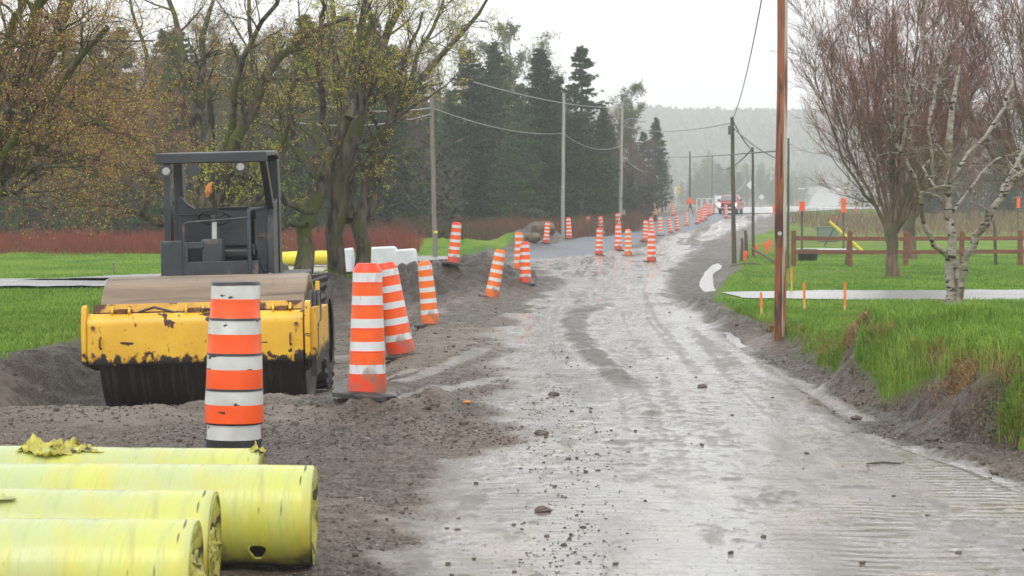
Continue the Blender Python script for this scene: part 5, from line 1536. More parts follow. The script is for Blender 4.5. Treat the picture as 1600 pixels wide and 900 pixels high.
Pt[:, :, 2] = Pt[:, :1, 2] + (Pt[:, :, 2] - Pt[:, :1, 2]) * (.85 + .45 * fbm(Pt[:, 0, 0] * .5, Pt[:, 0, 1] * .3, 6, 3))[:, None]
c1, r1 = children(Pt, R0, 3, .5, 30, .3, rg, 3, .3, 1, .7, .1, rmin=.006)
v1, q1 = tubes(Pt, R0, 3); v2, q2 = tubes(c1, r1, 3)
V_, Q_, M_ = cat_([(v1, q1, 0), (v2, q2, 0)])
tag(quads_obj('red_shrubs', V_, Q_, red_tw, smooth=False), label='band of red-stemmed shrubs along the left field edge', cat='shrubs', kind='stuff')
Pt, R0 = stems(5000, lambda n: rg.uniform(-9, 10, n), lambda n, x: np.interp(x, [-9, 0, 6, 10], [110, 120, 140, 165]) + rg.uniform(-3, 10, n), 1.25, .28, .010)
c1, r1 = children(Pt, R0, 3, .7, 30, .3, rg, 3, .3, 1, .7, .1, rmin=.008)
v1, q1 = tubes(Pt, R0, 3); v2, q2 = tubes(c1, r1, 3)
V_, Q_, M_ = cat_([(v1, q1, 0), (v2, q2, 0)])
tag(quads_obj('brown_brush', V_, Q_, spots(mat('rusty_brush_twig', (.17, .07, .045), .8, (.20, .11, .07), .4), (.10, .09, .04), .4, .5, .6), smooth=False), label='rusty brown brush at the foot of the spruces', cat='brush', kind='stuff')
# undergrowth that closes the woods at eye level
def brush_mass(name, N_, xs, ys, H, m, size, label, seed):
    r3 = np.random.default_rng(seed)
    x = r3.uniform(*xs, N_); y = ys(x, r3)
    z = ground(x, y) + H * r3.random(N_) ** 1.2 * (.7 + .4 * fbm(x * .3, y * .1, seed, 3))
    v, q = leaf_quads(np.stack([x, y, z], 1), size * r3.uniform(.4, 1.3, N_), r3, .5)
    return tag(quads_obj(name, v, q, m, smooth=False), label=label, cat='undergrowth', kind='stuff')
ug = mat('dark_undergrowth', (.035, .045, .024), .8, (.065, .055, .035), .5)
ugb = mat('brown_undergrowth', (.085, .065, .05), .8, (.12, .09, .07), .5)
brush_mass('undergrowth', 42000, (-48, -3), lambda x, r: r.uniform(112, 158, len(x)), 7, ug, .42, 'dark undergrowth filling the woods behind the red shrubs', 3)
brush_mass('undergrowth', 22000, (-12, 12), lambda x, r: r.uniform(178, 214, len(x)), 5, ug, .5, 'dark undergrowth deep behind the roadside spruces', 4)
brush_mass('undergrowth', 30000, (42, 90), lambda x, r: r.uniform(215, 275, len(x)), 6, ugb, .5, 'brown undergrowth of the woods behind the birch', 6)
# brown scrub on the field right of the road
Pt, R0 = stems(12000, lambda n: rg.uniform(22, 70, n), lambda n, x: rg.uniform(140, 212, n), 1.0, .35, .012)
ok = Pt[:, 0, 0] > (1232 - 800) / FPX * Pt[:, 0, 1]; Pt, R0 = Pt[ok], R0[ok]
v1, q1 = tubes(Pt, R0, 3)
tag(quads_obj('field_scrub', v1, q1, brn_tw, smooth=False), label='low brown scrub on the field beyond the fence', cat='scrub', kind='stuff')
# wooded hills
N_ = 30000
y = rg.uniform(1130, 1740, N_); x = rg.uniform(-640, 700, N_)
ok = y > 1130
x, y = x[ok], y[ok]; z = ground(x, y)
hh = rg.uniform(4.5, 9, len(x)); rr0 = hh * rg.uniform(.22, .42, len(x))
Pt = np.stack([np.stack([x, y, z], 1), np.stack([x, y, z + hh * .35], 1), np.stack([x, y, z + hh * .75], 1), np.stack([x, y, z + hh], 1)], 1)
RR = np.stack([rr0 * .5, rr0, rr0 * .6, rr0 * .05], 1)
v, q = tubes(Pt, RR, 6)
v = v + rg.normal(size=v.shape) * .7
mi = np.repeat(rg.integers(0, 3, len(x)), 18)
hm = [mat('far_conifer_green', (.05, .075, .05), .9), mat('far_leafless_brown', (.17, .13, .125), .9), mat('far_spring_green', (.16, .15, .11), .9)]
tag(quads_obj('hill_woods', v, q, hm, mi=mi, smooth=False), label='hazy mixed woods covering the far hills', cat='woods', kind='stuff')
# ------------------------------------------------------------------ board fence
fence_w = mat('red_brown_fence_wood', (.17, .055, .032), .55, (.24, .085, .05), 5, bump=.3, bscale=20, stretch=(.5, 2, 2))
f0 = hit(1240, 416)
fence = empty('board_fence', f0, label='red-brown two-rail wooden fence crossing the right lawn', cat='fence')
fD = f0.y
def fp(px, dD=0): 
    D = fD + dD; x = (px - 800) / FPX * D; return Vector((x, D, gz(x, D)))
posts = [1240, 1328, 1415, 1503, 1594, 1684, 1775]
dds = [0, .6, 1.2, 1.6, 1.8, 2, 2.2]
pp = [fp(p, d) for p, d in zip(posts, dds)]
for p in pp:
    mb = MB(); q = p - f0; mb.box(q.x - .075, q.x + .075, q.y - .075, q.y + .075, q.z - .3, q.z + 1.16); mb.build('post', fence_w, fence, bevel=.01)
for (zc) in (.90, .46):
    for a, b in zip(pp[:-1], pp[1:]):
        a_, b_ = a - f0 + Vector((-.09, -.09, zc)), b - f0 + Vector((.09, -.09, zc))
        d = b_ - a_; X = Matrix.Translation(a_) @ d.to_track_quat('X', 'Z').to_matrix().to_4x4()
        mb = MB(); mb.box(0.012, d.length - .19, -.018, .018, -.06, .075, 0, X); mb.build('rail', fence_w, fence, bevel=.006)

# ------------------------------------------------------------------ stakes, markers, stubs
stake_w = mat('orange_painted_stake', (.85, .22, .04), .5, (.75, .16, .03), 4)
stake_y = mat('raw_yellow_wood', (.62, .40, .13), .6)
fluo = mat('fluorescent_orange', (.95, .10, .035), .4)
dkpost = mat('dark_marker_post', (.10, .07, .055), .7, (.16, .12, .09), 8)
def stake(px, by, ty, label, w=.019, orange=.6):
    b = hit(px, by); h = (by - ty) * b.y / FPX
    root = empty('survey_stake', b, (0, R_(random.uniform(-1.5, 1.5)), 0), label=label, cat='stake', group='orange survey stakes')
    mb = MB(); mb.box(-w, w, -w * .5, w * .5, -.2, h * (1 - orange)); mb.build('stake_foot', stake_y, root)
    mb = MB(); mb.box(-w * 1.05, w * 1.05, -w * .55, w * .55, h * (1 - orange), h); mb.build('stake_top', stake_w, root)
stake(1190, 497, 457, 'short survey stake at the near lawn left of the orange-brown pole')
stake(1257, 486, 441, 'survey stake in front of the driveway, first one right of the orange-brown pole')
stake(1320, 489, 441, 'reddish survey stake before the driveway, second one right of the orange-brown pole', orange=.75)
stake(1237, 455, 418, 'survey stake beyond the driveway below the left fence post')
for px, by, ty, lab in [(1196, 396, 378, 'small orange marker beside the broken post stubs'), (1203, 392, 374, 'small orange-pink marker right of the broken post stubs'), (1165, 408, 392, 'low orange marker at the foot of the post stubs'), (1182, 398, 382, 'low orange marker between the post stubs and the paired markers')]:
    b = hit(px, by); h = (by - ty) * b.y / FPX
    mb = MB(); mb.box(-.045, .045, -.02, .02, -.1, h); mb.box(-.07, .07, -.025, .025, h * .5, h * .92)
    o = mb.build('orange_marker', fluo, bevel=.01); o.location = b
    tag(o, label=lab, cat='marker', group='small orange markers at the verge')
def delineator(px, by, ty, ph, label, stripes=True):
    b = hit(px, by); k = b.y / FPX; h = (by - ty) * k; hb_ = ph * k
    root = empty('delineator_post', b, label=label, cat='delineator', group='orange panels on dark posts beyond the fence')
    mb = MB(); mb.box(-.04, .04, -.03, .03, -.2, h - hb_ * .3); mb.build('post', dkpost, root)
    mb = MB(); n = 5
    for i in range(n):
        z0 = h - hb_ + hb_ * i / n
        mb.cyl((0, -.05, z0), (0, -.05, z0 + hb_ / n * .98), .115 if i % 2 == 0 or not stripes else .105, n=14, m=0 if i % 2 == 0 or not stripes else 1)
    mb.build('orange_panel', [fluo, or2], root)
delineator(1253, 400, 315, 15, 'plain orange panel on a dark post, nearest the orange-brown pole', False)
delineator(1318, 392, 310, 22, 'striped orange panel on a dark post left of the bare tree')
delineator(1591, 372, 308, 17, 'orange panel on a dark post at the right edge behind the birch limb')
for px, by, ty, lab in [(1177, 332, 316, 'narrow orange marker right behind the red pickup'), (1209, 334, 321, 'orange marker just left of the orange-brown pole at the crest'), (1337, 334, 324, 'far orange marker left of the bare tree at the side road'), (1307, 347, 338, 'low orange marker in the brown field'), (987, 344, 333, 'low orange marker at the foot of the bare woods left of the gravel')]:
    b = hit(px, by); k = b.y / FPX; h = (by - ty) * k
    mb = MB(); mb.lathe([(.16, 0), (.16, .08), (.11, .1), (.10, h * .92), (.05, h)], 12)
    o = mb.build('channelizer', fluo); o.location = b
    tag(o, label=lab, cat='marker', group='far orange channelizers at the crest')
# broken post stubs
for px, by, ty, r, lean, lab in [(1166, 404, 360, 3, -2, 'taller weathered post stub between the two dark poles'), (1158, 408, 372, 2.4, 2, 'shorter weathered post stub between the two dark poles'), (1322, 414, 372, 2.2, 4, 'dark rough stub behind the second fence post'), (1556, 414, 345, 2.6, -3, 'dark rough stub behind the fence under the birch limb')]:
    b = hit(px, by); k = b.y / FPX; h = (by - ty) * k
    mb = MB(); mb.tube([(0, 0, -.2), (.01, 0, h * .4), (.02, 0, h * .8), (.0, 0, h)], [r * k * 1.1, r * k, r * k * .9, r * k * .75], 9)
    o = mb.build('post_stub', wood_d); o.location = b; o.rotation_euler = (0, R_(lean), 0)
    tag(o, label=lab, cat='post')
b0 = hit(1176, 404) + Vector((0, 0, .35)); b1 = hit(1210, 412) + Vector((0, 0, .05))
mb = MB(); mb.tube([(0, 0, 0), (b1 - b0) * .5 + Vector((0, 0, .02)), b1 - b0], [.05, .045, .04], 8); o = mb.build('fallen_rail', wood_d); o.location = b0
tag(o, label='fallen dark rail slanting down from the thin pole to the orange-brown pole', cat='rail')
b0 = hit(1140, 417); mb = MB()
mb.tube([(0, 0, .0), (.4, .1, .06), (.8, .1, .08), (1.15, 0, .02)], [.03, .06, .065, .03], 9); o = mb.build('rotten_log', wood_d); o.location = b0
tag(o, label='low dark log lying in the grass left of the orange-brown pole', cat='log')
# yellow guy guard and small things beyond the fence
p0 = hit(1347, 392); p1 = at(1296, 346, p0.y)
mb = MB(); mb.tube([(0, 0, 0), p1 - p0], [.07, .06], 8); o = mb.build('guy_guard', yband); o.location = p0; tag(o, label='yellow slanting guard tube beyond the fence', cat='guy guard')
p0 = hit(1262, 408); mb = MB(); mb.lathe([(.30, 0), (.36, .05), (.40, .42), (.36, .43), (.33, .10)], 18); o = mb.build('black_tub', blk); o.location = p0; o.scale = (.95, .95, 1)
tag(o, label='black plastic tub just behind the left end of the fence', cat='tub')
p0 = hit(1290, 393); mb = MB(); mb.box(-1.2, 1.2, -.8, .8, 0, .12); o = mb.build('concrete_slab', mat('wet_pale_slab', (.42, .43, .44), .2, (.5, .5, .5), 4), bevel=.03); o.location = p0
tag(o, label='pale flat slab on the grass beyond the fence', cat='slab')
p0 = hit(1293, 378); mb = MB(); mb.box(-.55, .55, -.4, .4, 0, .8); mb.box(-.6, .6, -.45, .45, .8, .86); o = mb.build('utility_cabinet', mat('dull_green_grey', (.16, .22, .17), .6), bevel=.03); o.location = p0
tag(o, label='dull green-grey box on the field beyond the fence', cat='cabinet')
p0 = hit(1310, 384); mb = MB(); mb.tube([(-.7, 0, 0), (-.2, 0, .9), (.1, .1, 1.6)], [.05, .04, .02], 6); mb.tube([(-.2, 0, .9), (.2, 0, 1.3)], [.03, .015], 5); o = mb.build('dead_sapling', wood_d); o.location = p0
tag(o, label='thin dead sapling leaning beyond the fence', cat='sapling')

# ------------------------------------------------------------------ wrapped concrete blocks and yellow roll by the maples
wplas = mat('white_plastic_wrap', (.74, .75, .77), .3, (.62, .64, .66), 3, bump=.5, bscale=5)
b0 = hit(590, 424)
blocks = [((618, 651), 388, 422, 'tall right-hand block under white plastic beside the double-trunked maple'), ((573, 622), 391, 424, 'long block under white plastic behind the double-trunked maple'), ((536, 552), 398, 428, 'white plastic-wrapped block seen between the two maple trunks')]
for (xa, xb), ty, by, lab in blocks:
    b = at((xa + xb) / 2, by, 62); b.z = gz(b.x, b.y)
    k = b.y / FPX; w_ = (xb - xa) * k / 2; h = (by - ty + 8) * k
    mb = MB(); mb.prism([(-w_ * 1.08, 0), (-w_, h * .5), (-w_ * .96, h * .95), (w_ * .75, h), (w_ * .92, h * .9), (w_ * 1.15, 0)], -.45, .45, 'y')
    o = mb.build('wrapped_block', wplas, bevel=.05, seg=3); o.location = b + Vector((0, 0, -.02)); o.rotation_euler = (0, 0, R_(random.uniform(-4, 4)))
    tag(o, label=lab, cat='wrapped block', group='white plastic-wrapped blocks')
ytarp = mat('yellow_tarpaulin', (.80, .68, .02), .35, (.70, .58, .02), 3, bump=.5, bscale=7)
b = at(470, 417, 64); b.z = gz(b.x, b.y)
mb = MB(); n = 20; ks = 24; vs = []
for i in range(ks + 1):
    a0 = -1.0 + 2.05 * i / ks
    for j in range(n):
        a = 2 * math.pi * j / n; r = (.19 + .03 * i / ks) * (1 + .10 * float(fbm(a0 * 3, math.sin(a) * 2, 2, 3)))
        vs.append((a0, r * 1.3 * math.cos(a), .2 + .05 * i / ks + r * math.sin(a)))
mb.add(vs, [(i * n + j, i * n + (j + 1) % n, (i + 1) * n + (j + 1) % n, (i + 1) * n + j) for i in range(ks) for j in range(n)] + [tuple(range(n)), tuple(ks * n + j for j in range(n))])
o = mb.build('tarpaulin_roll', ytarp); o.location = b + Vector((.1, 0, .08))
tag(o, label='bright yellow rolled tarpaulin lying behind the slanting maple', cat='tarpaulin')
for px, by, ty, lab in [(294 - 118, 408, 396, 'tiny wooden peg in the left field'), (178, 429, 411, 'small dark peg in the left field above the driveway'), (245, 392, 373, 'thin pale peg before the red shrubs left of the roller')]:
    if by > 425:
        b = hit(px, by); h = (by - ty) * b.y / FPX
        mb = MB(); mb.cyl((0, 0, -.1), (0, 0, h), .035, .03, n=7); o = mb.build('field_peg', wood_g); o.location = b; tag(o, label=lab, cat='peg')
# boulder heap
rock = mat('brown_boulder', (.11, .08, .055), .7, (.20, .155, .11), 3, bump=.6, bscale=9)
for (px, py, s, lab) in [(848, 366, .62, 'large brown boulder leaning left of the gravel bed'), (832, 376, .32, 'smaller boulder at the left foot of the large one')]:
    b = hit(px, py)
    import bmesh
    bm = bmesh.new(); bmesh.ops.create_icosphere(bm, subdivisions=4, radius=s)
    for v in bm.verts:
        c = v.co.copy(); f = 1 + .42 * float(fbm(c.x * 1.9 + c.z, c.y * 1.9 + c.z * 1.3, 4, 5)); v.co = Vector((c.x * f * 1.15, c.y * f * .8, c.z * f * .72))
    me = bpy.data.meshes.new('boulder'); bm.to_mesh(me); bm.free(); me.materials.append(rock)
    for p in me.polygons: p.use_smooth = True
    o = bpy.data.objects.new('boulder', me); COL.objects.link(o); o.location = b + Vector((0, 0, s * .28)); o.rotation_euler = (0, R_(-18), .3)
    tag(o, label=lab, cat='boulder')

# ------------------------------------------------------------------ red pickup
red = mat('red_car_paint', (.55, .012, .022), .25, coat=.6)
gl_m = mat('windscreen_glass', (.16, .18, .19), .08, spec=.8)
chrome = mat('chrome', (.55, .55, .56), .2, metal=.9)
lit = mat('lit_headlight', (1, .97, .9), .2, emit=9)
b = hit(1142, 334.5)
tk = empty('pickup_truck', (b.x, b.y, b.z), (0, 0, R_(-13)), label='red pickup truck with lit headlights coming over the crest', cat='pickup truck')
mb = MB()
mb.prism([(-2.75, .55), (-2.78, 1.02), (-2.68, 1.16), (-1.35, 1.26), (.75, 1.28), (2.75, 1.30), (2.78, .62), (2.3, .5), (-2.3, .42)], -.97, .97)
mb.build('body', red, tk, bevel=.07, seg=3)
mb = MB()
cab_ = [(-1.40, 1.22), (-.62, 1.84), (.35, 1.90), (.78, 1.80), (.92, 1.22)]
n = len(cab_); vs = [(s * (.92 if z < 1.5 else .74), y_, z) for s in (-1, 1) for y_, z in cab_]
mb.add(vs, [tuple(range(n))[::-1], tuple(range(n, 2 * n))] + [(i, (i + 1) % n, (i + 1) % n + n, i + n) for i in range(n)])
mb.build('cab', red, tk, bevel=.04)
mb = MB(); mb.add([(-.80, -1.345, 1.275), (.80, -1.345, 1.275), (.69, -.70, 1.79), (-.69, -.70, 1.79)], [(0, 1, 2, 3)]); 
mb.V = [(v[0], v[1] - .02, v[2] + .03) for v in mb.V]
o = mb.build('windscreen', gl_m, tk, smooth=False); so = o.modifiers.new('t', 'SOLIDIFY'); so.thickness = .02
for s in (-1, 1):
    mb = MB(); mb.add([(s * .93, -1.12, 1.30), (s * .93, .78, 1.30), (s * .795, .70, 1.74), (s * .785, -.60, 1.76)], [(0, 1, 2, 3)]); o = mb.build('side_window', gl_m, tk, smooth=False)
    so = o.modifiers.new('t', 'SOLIDIFY'); so.thickness = .03
    mb = MB(); mb.cyl((s * .80, -2.80, .93), (s * .80, -2.74, .93), .125, n=16); mb.build('headlight', lit, tk)
    mb = MB(); mb.box(s * .97 + (0 if s > 0 else -.22), s * .97 + (.22 if s > 0 else 0), -1.05, -.93, 1.25, 1.48); mb.build('mirror', blk, tk, bevel=.03)
    for wy in (-1.75, 1.75):
        wh = empty('wheel', (s * .82, wy, .40)); wh.parent = tk
        mb = MB(); mb.cyl((-.13, 0, 0), (.13, 0, 0), .40, n=24); mb.build('tyre', rubber, wh, bevel=.03)
        mb = MB(); mb.cyl((s * .12, 0, 0), (s * .145, 0, 0), .24, n=18); mb.build('rim', chrome, wh)
mb = MB(); mb.box(-.62, .62, -2.82, -2.76, .72, 1.05); mb.build('grille', blk, tk, bevel=.02)
mb = MB(); mb.box(-.98, .98, -2.92, -2.74, .48, .68); mb.build('bumper', chrome, tk, bevel=.04)
mb = MB(); mb.box(-.45, .45, -2.9, -2.76, .36, .48); mb.box(-.9, .9, -2.6, 2.6, .34, .46); mb.build('underbody', blk, tk)

# ------------------------------------------------------------------ signs
sg_y = mat('yellow_sign', (.80, .50, .02), .4); sg_o = mat('orange_sign', (.90, .16, .05), .4); sg_w = mat('white_sign', (.72, .73, .74), .4); sg_b = mat('sign_black', (.02, .02, .02), .5)
def sign(px, py, D, s_px, label, m, shape='diamond', narrow=1.0, cat='road sign', mark=None, post=True):
    c = at(px, py, D); k = D / FPX; s = s_px * k / 2
    z = gz(c.x, c.y)
    root = empty('road_sign', (c.x, c.y, z), label=label, cat=cat)
    h = c.z - z
    mb = MB()
    if shape == 'diamond': pts = [(0, -s), (s * narrow, 0), (0, s), (-s * narrow, 0)]
    else: pts = [(-s * narrow, -s), (s * narrow, -s), (s * narrow, s), (-s * narrow, s)]
    mb.prism([(a, h + b_) for a, b_ in pts], -.02, .02, 'y'); mb.build('panel', m, root)
    if mark:
        mb = MB(); mb.prism([(a * .3, h + b_ * .3) for a, b_ in pts], -.03, -.022, 'y'); mb.build('symbol', sg_b, root)
    if post:
        mb = MB(); mb.cyl((0, .04, -.2), (0, .04, h + s * .6), .035, n=7); mb.build('post', metal_g, root)
sign(1060.5, 296, 238, 17, 'narrow yellow diamond sign seen at an angle at the edge of the woods', sg_y, narrow=.32, mark=1)
sign(1173, 289, 262, 14, 'grey back of a diamond sign above the red pickup', sg_w)
sign(1190, 308, 262, 10, 'small grey diamond sign right of the red pickup', sg_w)
c = at(1081, 334, 205); z = gz(c.x, c.y)
fl = empty('warning_sign', (c.x, c.y, z), label='orange warning sign on a stand with orange flags on the gravel crest', cat='warning sign')
k = 205 / FPX; h = lambda py: HC - (py - HOR) * k - z
mb = MB(); mb.prism([(-.2, h(313) - .33), (.12, h(313)), (-.2, h(313) + .33), (-.52, h(313))], -.02, .02, 'y'); mb.build('panel', sg_o, fl)
for dx, py in ((-.38, 317), (.28, 317)):
    mb = MB(); mb.prism([(dx - .16, h(py) - .16), (dx + .14, h(py) - .12), (dx + .16, h(py) + .18), (dx - .14, h(py) + .14)], -.05, -.03, 'y'); mb.build('flag', fluo, fl)
mb = MB(); mb.tube([(.15, 0, -.1), (-.15, 0, h(316))], .03, 6); mb.tube([(-.15, .0, h(322)), (-.5, .5, 0)], .02, 5); mb.tube([(-.15, .0, h(322)), (.3, -.5, 0)], .02, 5); mb.build('stand', blk, fl)
# pale frames and trailer behind the far barrels
c = at(1096, 320, 232); z = gz(c.x, c.y)
fr = empty('pale_barrier_frame', (c.x, c.y, z), label='pale hooped barrier frames beyond the far barrel cluster', cat='barrier')
k = 232 / FPX
for dx in (-.25, .35, .95):
    mb = MB(); mb.tube(rounded([(dx - .25, 0, 0), (dx - .25, 0, 1.35), (dx + .22, .1, 1.35), (dx + .22, .1, 0)], .12), .045, 7); mb.build('hoop', sg_w, fr)
for px, lab in ((1109, 'person in a pale high-visibility jacket standing beyond the far barrels'),):
    pass
c = at(1128, 332, 240); c.z = gz(c.x, c.y)
tr_ = empty('box_trailer', c, label='small white box trailer partly hidden left of the red pickup', cat='trailer')
mb = MB(); mb.box(-.75, .75, -.6, 1.6, .45, 1.55); mb.build('box', sg_w, tr_, bevel=.04)
for s in (-1, 1):
    mb = MB(); mb.cyl((s * .78, .5, .32), (s * .92, .5, .32), .32, n=18); mb.build('wheel', rubber, tr_)
# far street lamp in the haze
for px, py, D, lab in ((1254, 295, 330, 'faint far street lamp left of the distant road'),):
    D = 330; c = at(px, py, D); z = gz(c.x, c.y); 
    root = empty('street_lamp', (c.x, c.y, z), label=lab, cat='street lamp')
    mb = MB(); mb.cyl((0, 0, 0), (0, 0, c.z - z), .07, n=7); mb.build('post', metal_g, root)
    mb = MB(); mb.box(-.7, .4, -.15, .15, c.z - z - .05, c.z - z + .12); mb.build('lamp_head', sg_w, root, bevel=.03)

# ------------------------------------------------------------------ grass, clods, gravel
def blades(name, x, y, h, w, m, label, lean=.35, seed=1, mi=None, ms=None):
    r3 = np.random.default_rng(seed); n = len(x)
    z = ground(x, y) - .01
    a = r3.uniform(0, 2 * np.pi, n); d = np.stack([np.cos(a), np.sin(a), 0 * a], 1)
    pe = np.stack([-np.sin(a), np.cos(a), 0 * a], 1)
    ln = np.abs(r3.normal(size=n)) * lean
    B0 = np.stack([x, y, z], 1); hh = h[:, None]; ww = (w * r3.uniform(.6, 1.3, n))[:, None]
    M1 = B0 + d * (ln * .35)[:, None] * hh + [0, 0, 1] * hh * .6
    T1 = B0 + d * (ln * 1.2)[:, None] * hh + np.array([0, 0, 1]) * hh * (1 - .35 * np.minimum(ln, 1))[:, None]
    V_ = np.stack([B0 - pe * ww, B0 + pe * ww, M1 + pe * ww * .8, M1 - pe * ww * .8, T1 + pe * ww * .15, T1 - pe * ww * .15], 1).reshape(-1, 3)
    i = np.arange(n)[:, None] * 6
    Q_ = np.stack([i + [0, 1, 2, 3], i + [3, 2, 4, 5]], 1).reshape(-1, 4)
    o = quads_obj(name, V_, Q_, ms or m, mi=None if mi is None else np.repeat(mi, 2), smooth=False)
    return tag(o, label=label, cat='grass', kind='stuff')
gr1 = mat('spring_grass_blade', (.11, .225, .022), .6, (.16, .28, .035), .9, trans=.25)
gr2 = mat('bright_grass_blade', (.20, .32, .045), .6, (.28, .38, .07), .9, trans=.25)
gr3 = mat('dead_grass_blade', (.38, .25, .11), .7, (.28, .17, .07), 1.5, trans=.15)
r4 = np.random.default_rng(17)
# near bank: long grass
N_ = 330000
y = 15.5 + 23 * r4.random(N_) ** .9; x = xf(y) + r4.random(N_) * np.minimum(9, .30 * y + 3 - xf(y) * .0)
Mk = masks(x, y)
inv = x < .26 * y
k = (Mk['gR'] > .30 + .3 * r4.random(N_)) & inv
x, y = x[k], y[k]; Mx = {q: v[k] for q, v in Mk.items()}
s = x - xf(y)
tall = ss(gb(x, y, *G(1470, 560, .35), 2.6, 5.5), .2, .6) 
h = (.04 + .05 * r4.random(len(x))) * (1 + .3 * Mx['n1']) + tall * (.035 + .055 * r4.random(len(x))) * (1 + .5 * Mx['n2']) + .08 * ss(1.2 - s, 0, .8) * r4.random(len(x))
mi = np.where((Mx['straw'] > .82 + .4 * r4.random(len(x))) | (r4.random(len(x)) < .05 + .12 * ss(fbm(x * 2, y, 66, 3), .2, .5)), 2, (fbm(x * 1.2, y * .6, 12, 3) + .4 * r4.normal(size=len(x)) > .15).astype(int))
h = np.where(mi == 2, h * .6, h)
blades('grass', x, y, h, .0045 + .0000 * y, None, 'lush green grass on the right bank with dead brown tufts at its edge', .5, 3, mi, [gr1, gr2, gr3])
print('bank blades', len(x))
N_ = 1300
cg = hit(1588, 655)
x = cg[0] + .04 + r4.normal(size=N_) * .06; y = cg[1] + r4.normal(size=N_) * .22
blades('grass', x, y, .07 + .12 * r4.random(N_), .0045, None, 'clump of long grass low on the eroded bank at the right edge', .7, 19, (r4.random(N_) < .5).astype(int) + (r4.random(N_) < .3), [gr1, gr2, gr3])
# dead tufts hanging over the bank edge
N_ = 16000
y = r4.uniform(15.5, 33, N_); u = r4.normal(size=N_) * .16 + .85
x = xf(y) + bw(y) * u
k = fbm(x * 1.6, y * 1.1, 33, 3) > .02; x, y = x[k], y[k]
blades('dead_grass', x, y, .03 + .07 * r4.random(len(x)), .005, gr3, 'dead brown tufts hanging over the eroded bank', 1.6, 5)
# lawns farther away: short tufts that break the surface
N_ = 150000
y = 30 + 60 * r4.random(N_) ** 1.2; x = r4.uniform(-.28, .30, N_) * y
Mk = masks(x, y); k = Mk['grass'] > .55 + .3 * r4.random(N_)
k &= ~((np.abs(y - dr_y(x)) < 2.45 + .25 * fbm(x * 2, y, 3, 2)) & (x > 3.6)) & ~((seg_d(x, y, DL) < 2.5))
x, y = x[k], y[k]
mi = (fbm(x * .5, y * .25, 14, 3) + .4 * r4.normal(size=len(x)) > .1).astype(int)
blades('grass', x, y, .035 + .05 * r4.random(len(x)), .010, None, 'short mown grass of the lawns on both sides', .4, 7, mi, [gr1, gr2])
N_ = 60000
y = r4.uniform(24, 62, N_); x = xle(y) - np.abs(r4.normal(size=N_)) * 3 + .2
Mk = masks(x, y); k = (Mk['gL'] > .5) & (seg_d(x, y, DL) > 2.5) & (x > -.28 * y); x, y = x[k], y[k]
mi = (fbm(x * .5, y * .25, 15, 3) + .4 * r4.normal(size=len(x)) > .1).astype(int)
blades('grass', x, y, .04 + .05 * r4.random(len(x)), .008, None, 'green grass along the left edge of the excavation', .4, 8, mi, [gr1, gr2])

def lumps(name, x, y, s, m, label, seed, flat=.6, lift=.25, kind='stuff'):
    r3 = np.random.default_rng(seed); n = len(x); z = ground(x, y)
    c8 = np.array([(a, b, c) for c in (-1, 1) for b in (-1, 1) for a in (-1, 1)], float) * .5
    V_ = c8[None] * (1 + .45 * r3.uniform(-1, 1, (n, 8, 3))) * r3.uniform(.6, 1.3, (n, 1, 3)) * [1, 1, flat]
    a = r3.uniform(0, 6.28, n); ca, sa = np.cos(a)[:, None], np.sin(a)[:, None]
    V2 = np.stack([V_[..., 0] * ca - V_[..., 1] * sa, V_[..., 0] * sa + V_[..., 1] * ca, V_[..., 2]], -1) * s[:, None, None]
    V2 = V2 + np.stack([x, y, z + s * lift * flat], 1)[:, None]
    fq = np.array([(0, 2, 3, 1), (4, 5, 7, 6), (0, 1, 5, 4), (2, 6, 7, 3), (0, 4, 6, 2), (1, 3, 7, 5)])
    Q_ = (np.arange(n)[:, None, None] * 8 + fq[None]).reshape(-1, 4)
    o = quads_obj(name, V2.reshape(-1, 3), Q_, m, smooth=True)
    return tag(o, label=label, cat='gravel' if 'gravel' in name else 'clods', kind=kind)
clod = mat('mud_clod', (.085, .068, .052), .7, (.15, .12, .095), 9, bump=.4)
peb_m = mat('pale_pebble', (.20, .18, .16), .4, (.34, .31, .28), 3)
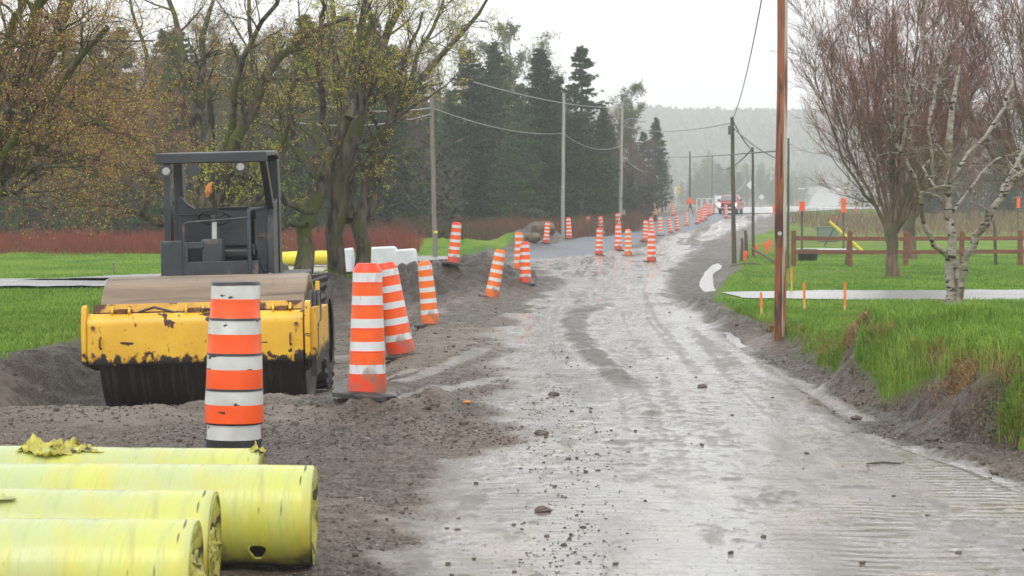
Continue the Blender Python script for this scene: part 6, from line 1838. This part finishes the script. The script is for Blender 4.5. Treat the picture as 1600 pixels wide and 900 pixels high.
# on the road
N_ = 11000
y = 1 / r4.uniform(1 / 62, 1 / 9.5, N_); x = xl(y) + (np.minimum(xr(y), .25 * y) - xl(y)) * r4.random(N_)
dens = fbm(x * .8, y * .35, 41, 3) + 1.3 * np.exp(-((x - np.interp(y, [9, 15, 25, 40], [.25, .35, .35, .6])) / .32) ** 2) + .25 * r4.normal(size=N_)
k = (dens > .72) | (r4.random(N_) < .14); big = (dens > .72)[k]; x, y = x[k], y[k]
s = .003 + (.002 + .007 * big) * r4.random(len(x)) ** 3 + .016 * (r4.random(len(x)) < .03) + .00010 * y
lumps('road_clods', x, y, s, clod, 'scattered mud clods and stones on the wet road', 21)
N_ = 90000
y = 1 / r4.uniform(1 / 60, 1 / 9.5, N_); x = r4.uniform(-.26, .26, N_) * y
Mk = masks(x, y); k = (Mk['wet'] < .35) & (Mk['grass'] < .3) & ((y > 15.5) | (r4.random(N_) < .22)) & (fbm(x * 1.2, y * .6, 43, 3) + .4 * r4.normal(size=N_) > 0) ; x, y = x[k], y[k]
s = .004 + .012 * r4.random(len(x)) ** 2.5 + .022 * (r4.random(len(x)) < .010) + .00016 * y
k = r4.random(len(x)) < .8
lumps('dirt_clods', x[k], y[k], s[k], clod, 'loose clods covering the dirt shoulders and mounds', 22, .75)
lumps('gravel', x[~k], y[~k], s[~k] * .9, peb_m, 'pale pebbles mixed into the dirt shoulders', 23)
# single bigger stones named one by one
for px, py, s, m_, lab in [(847, 800, .03, clod, 'large mud lump on the road right of the pipes'), (866, 618, .034, clod, 'dark clod on the road in line with the clean upright barrel'), (1098, 606, .035, clod, 'dark clod on the road right of the wheel ruts'),
                      (1455, 690, .035, clod, 'mud lump at the right shoulder below the grassy bank'), (730, 630, .022, mat('orange_leaf', (.55, .22, .05), .5), 'small orange scrap on the mud left of the road'), (845, 680, .035, clod, 'clod right of the low dirt mound'), (1338, 655, .03, clod, 'brown clod at the middle of the right shoulder')]:
    b = hit(px, py); bm = bmesh.new(); bmesh.ops.create_icosphere(bm, subdivisions=3, radius=s)
    for v in bm.verts:
        c = v.co / s; v.co = Vector((v.co.x * 1.5, v.co.y * 1.1, v.co.z * .7)) * (1 + .45 * float(fbm(c.x * 2 + px, c.y * 2 + c.z * 2, 6, 4)))
    me = bpy.data.meshes.new('clod'); bm.to_mesh(me); bm.free(); me.materials.append(m_)
    o = bpy.data.objects.new('mud_clod' if m_ is clod else 'orange_scrap', me); COL.objects.link(o); o.location = b + Vector((0, 0, s * .35))
    tag(o, label=lab, cat='clod' if m_ is clod else 'scrap')
# stick lying on the road
b = hit(1380, 727); mb = MB(); mb.tube([(-.11, 0, .01), (0, .03, .015), (.12, .0, .012)], [.006, .009, .005], 6); o = mb.build('stick', wood_d); o.location = b; tag(o, label='dark stick lying on the road at the lower right', cat='stick')
# edges of earth rolled up on the bank: clumps of dark sod along the trench
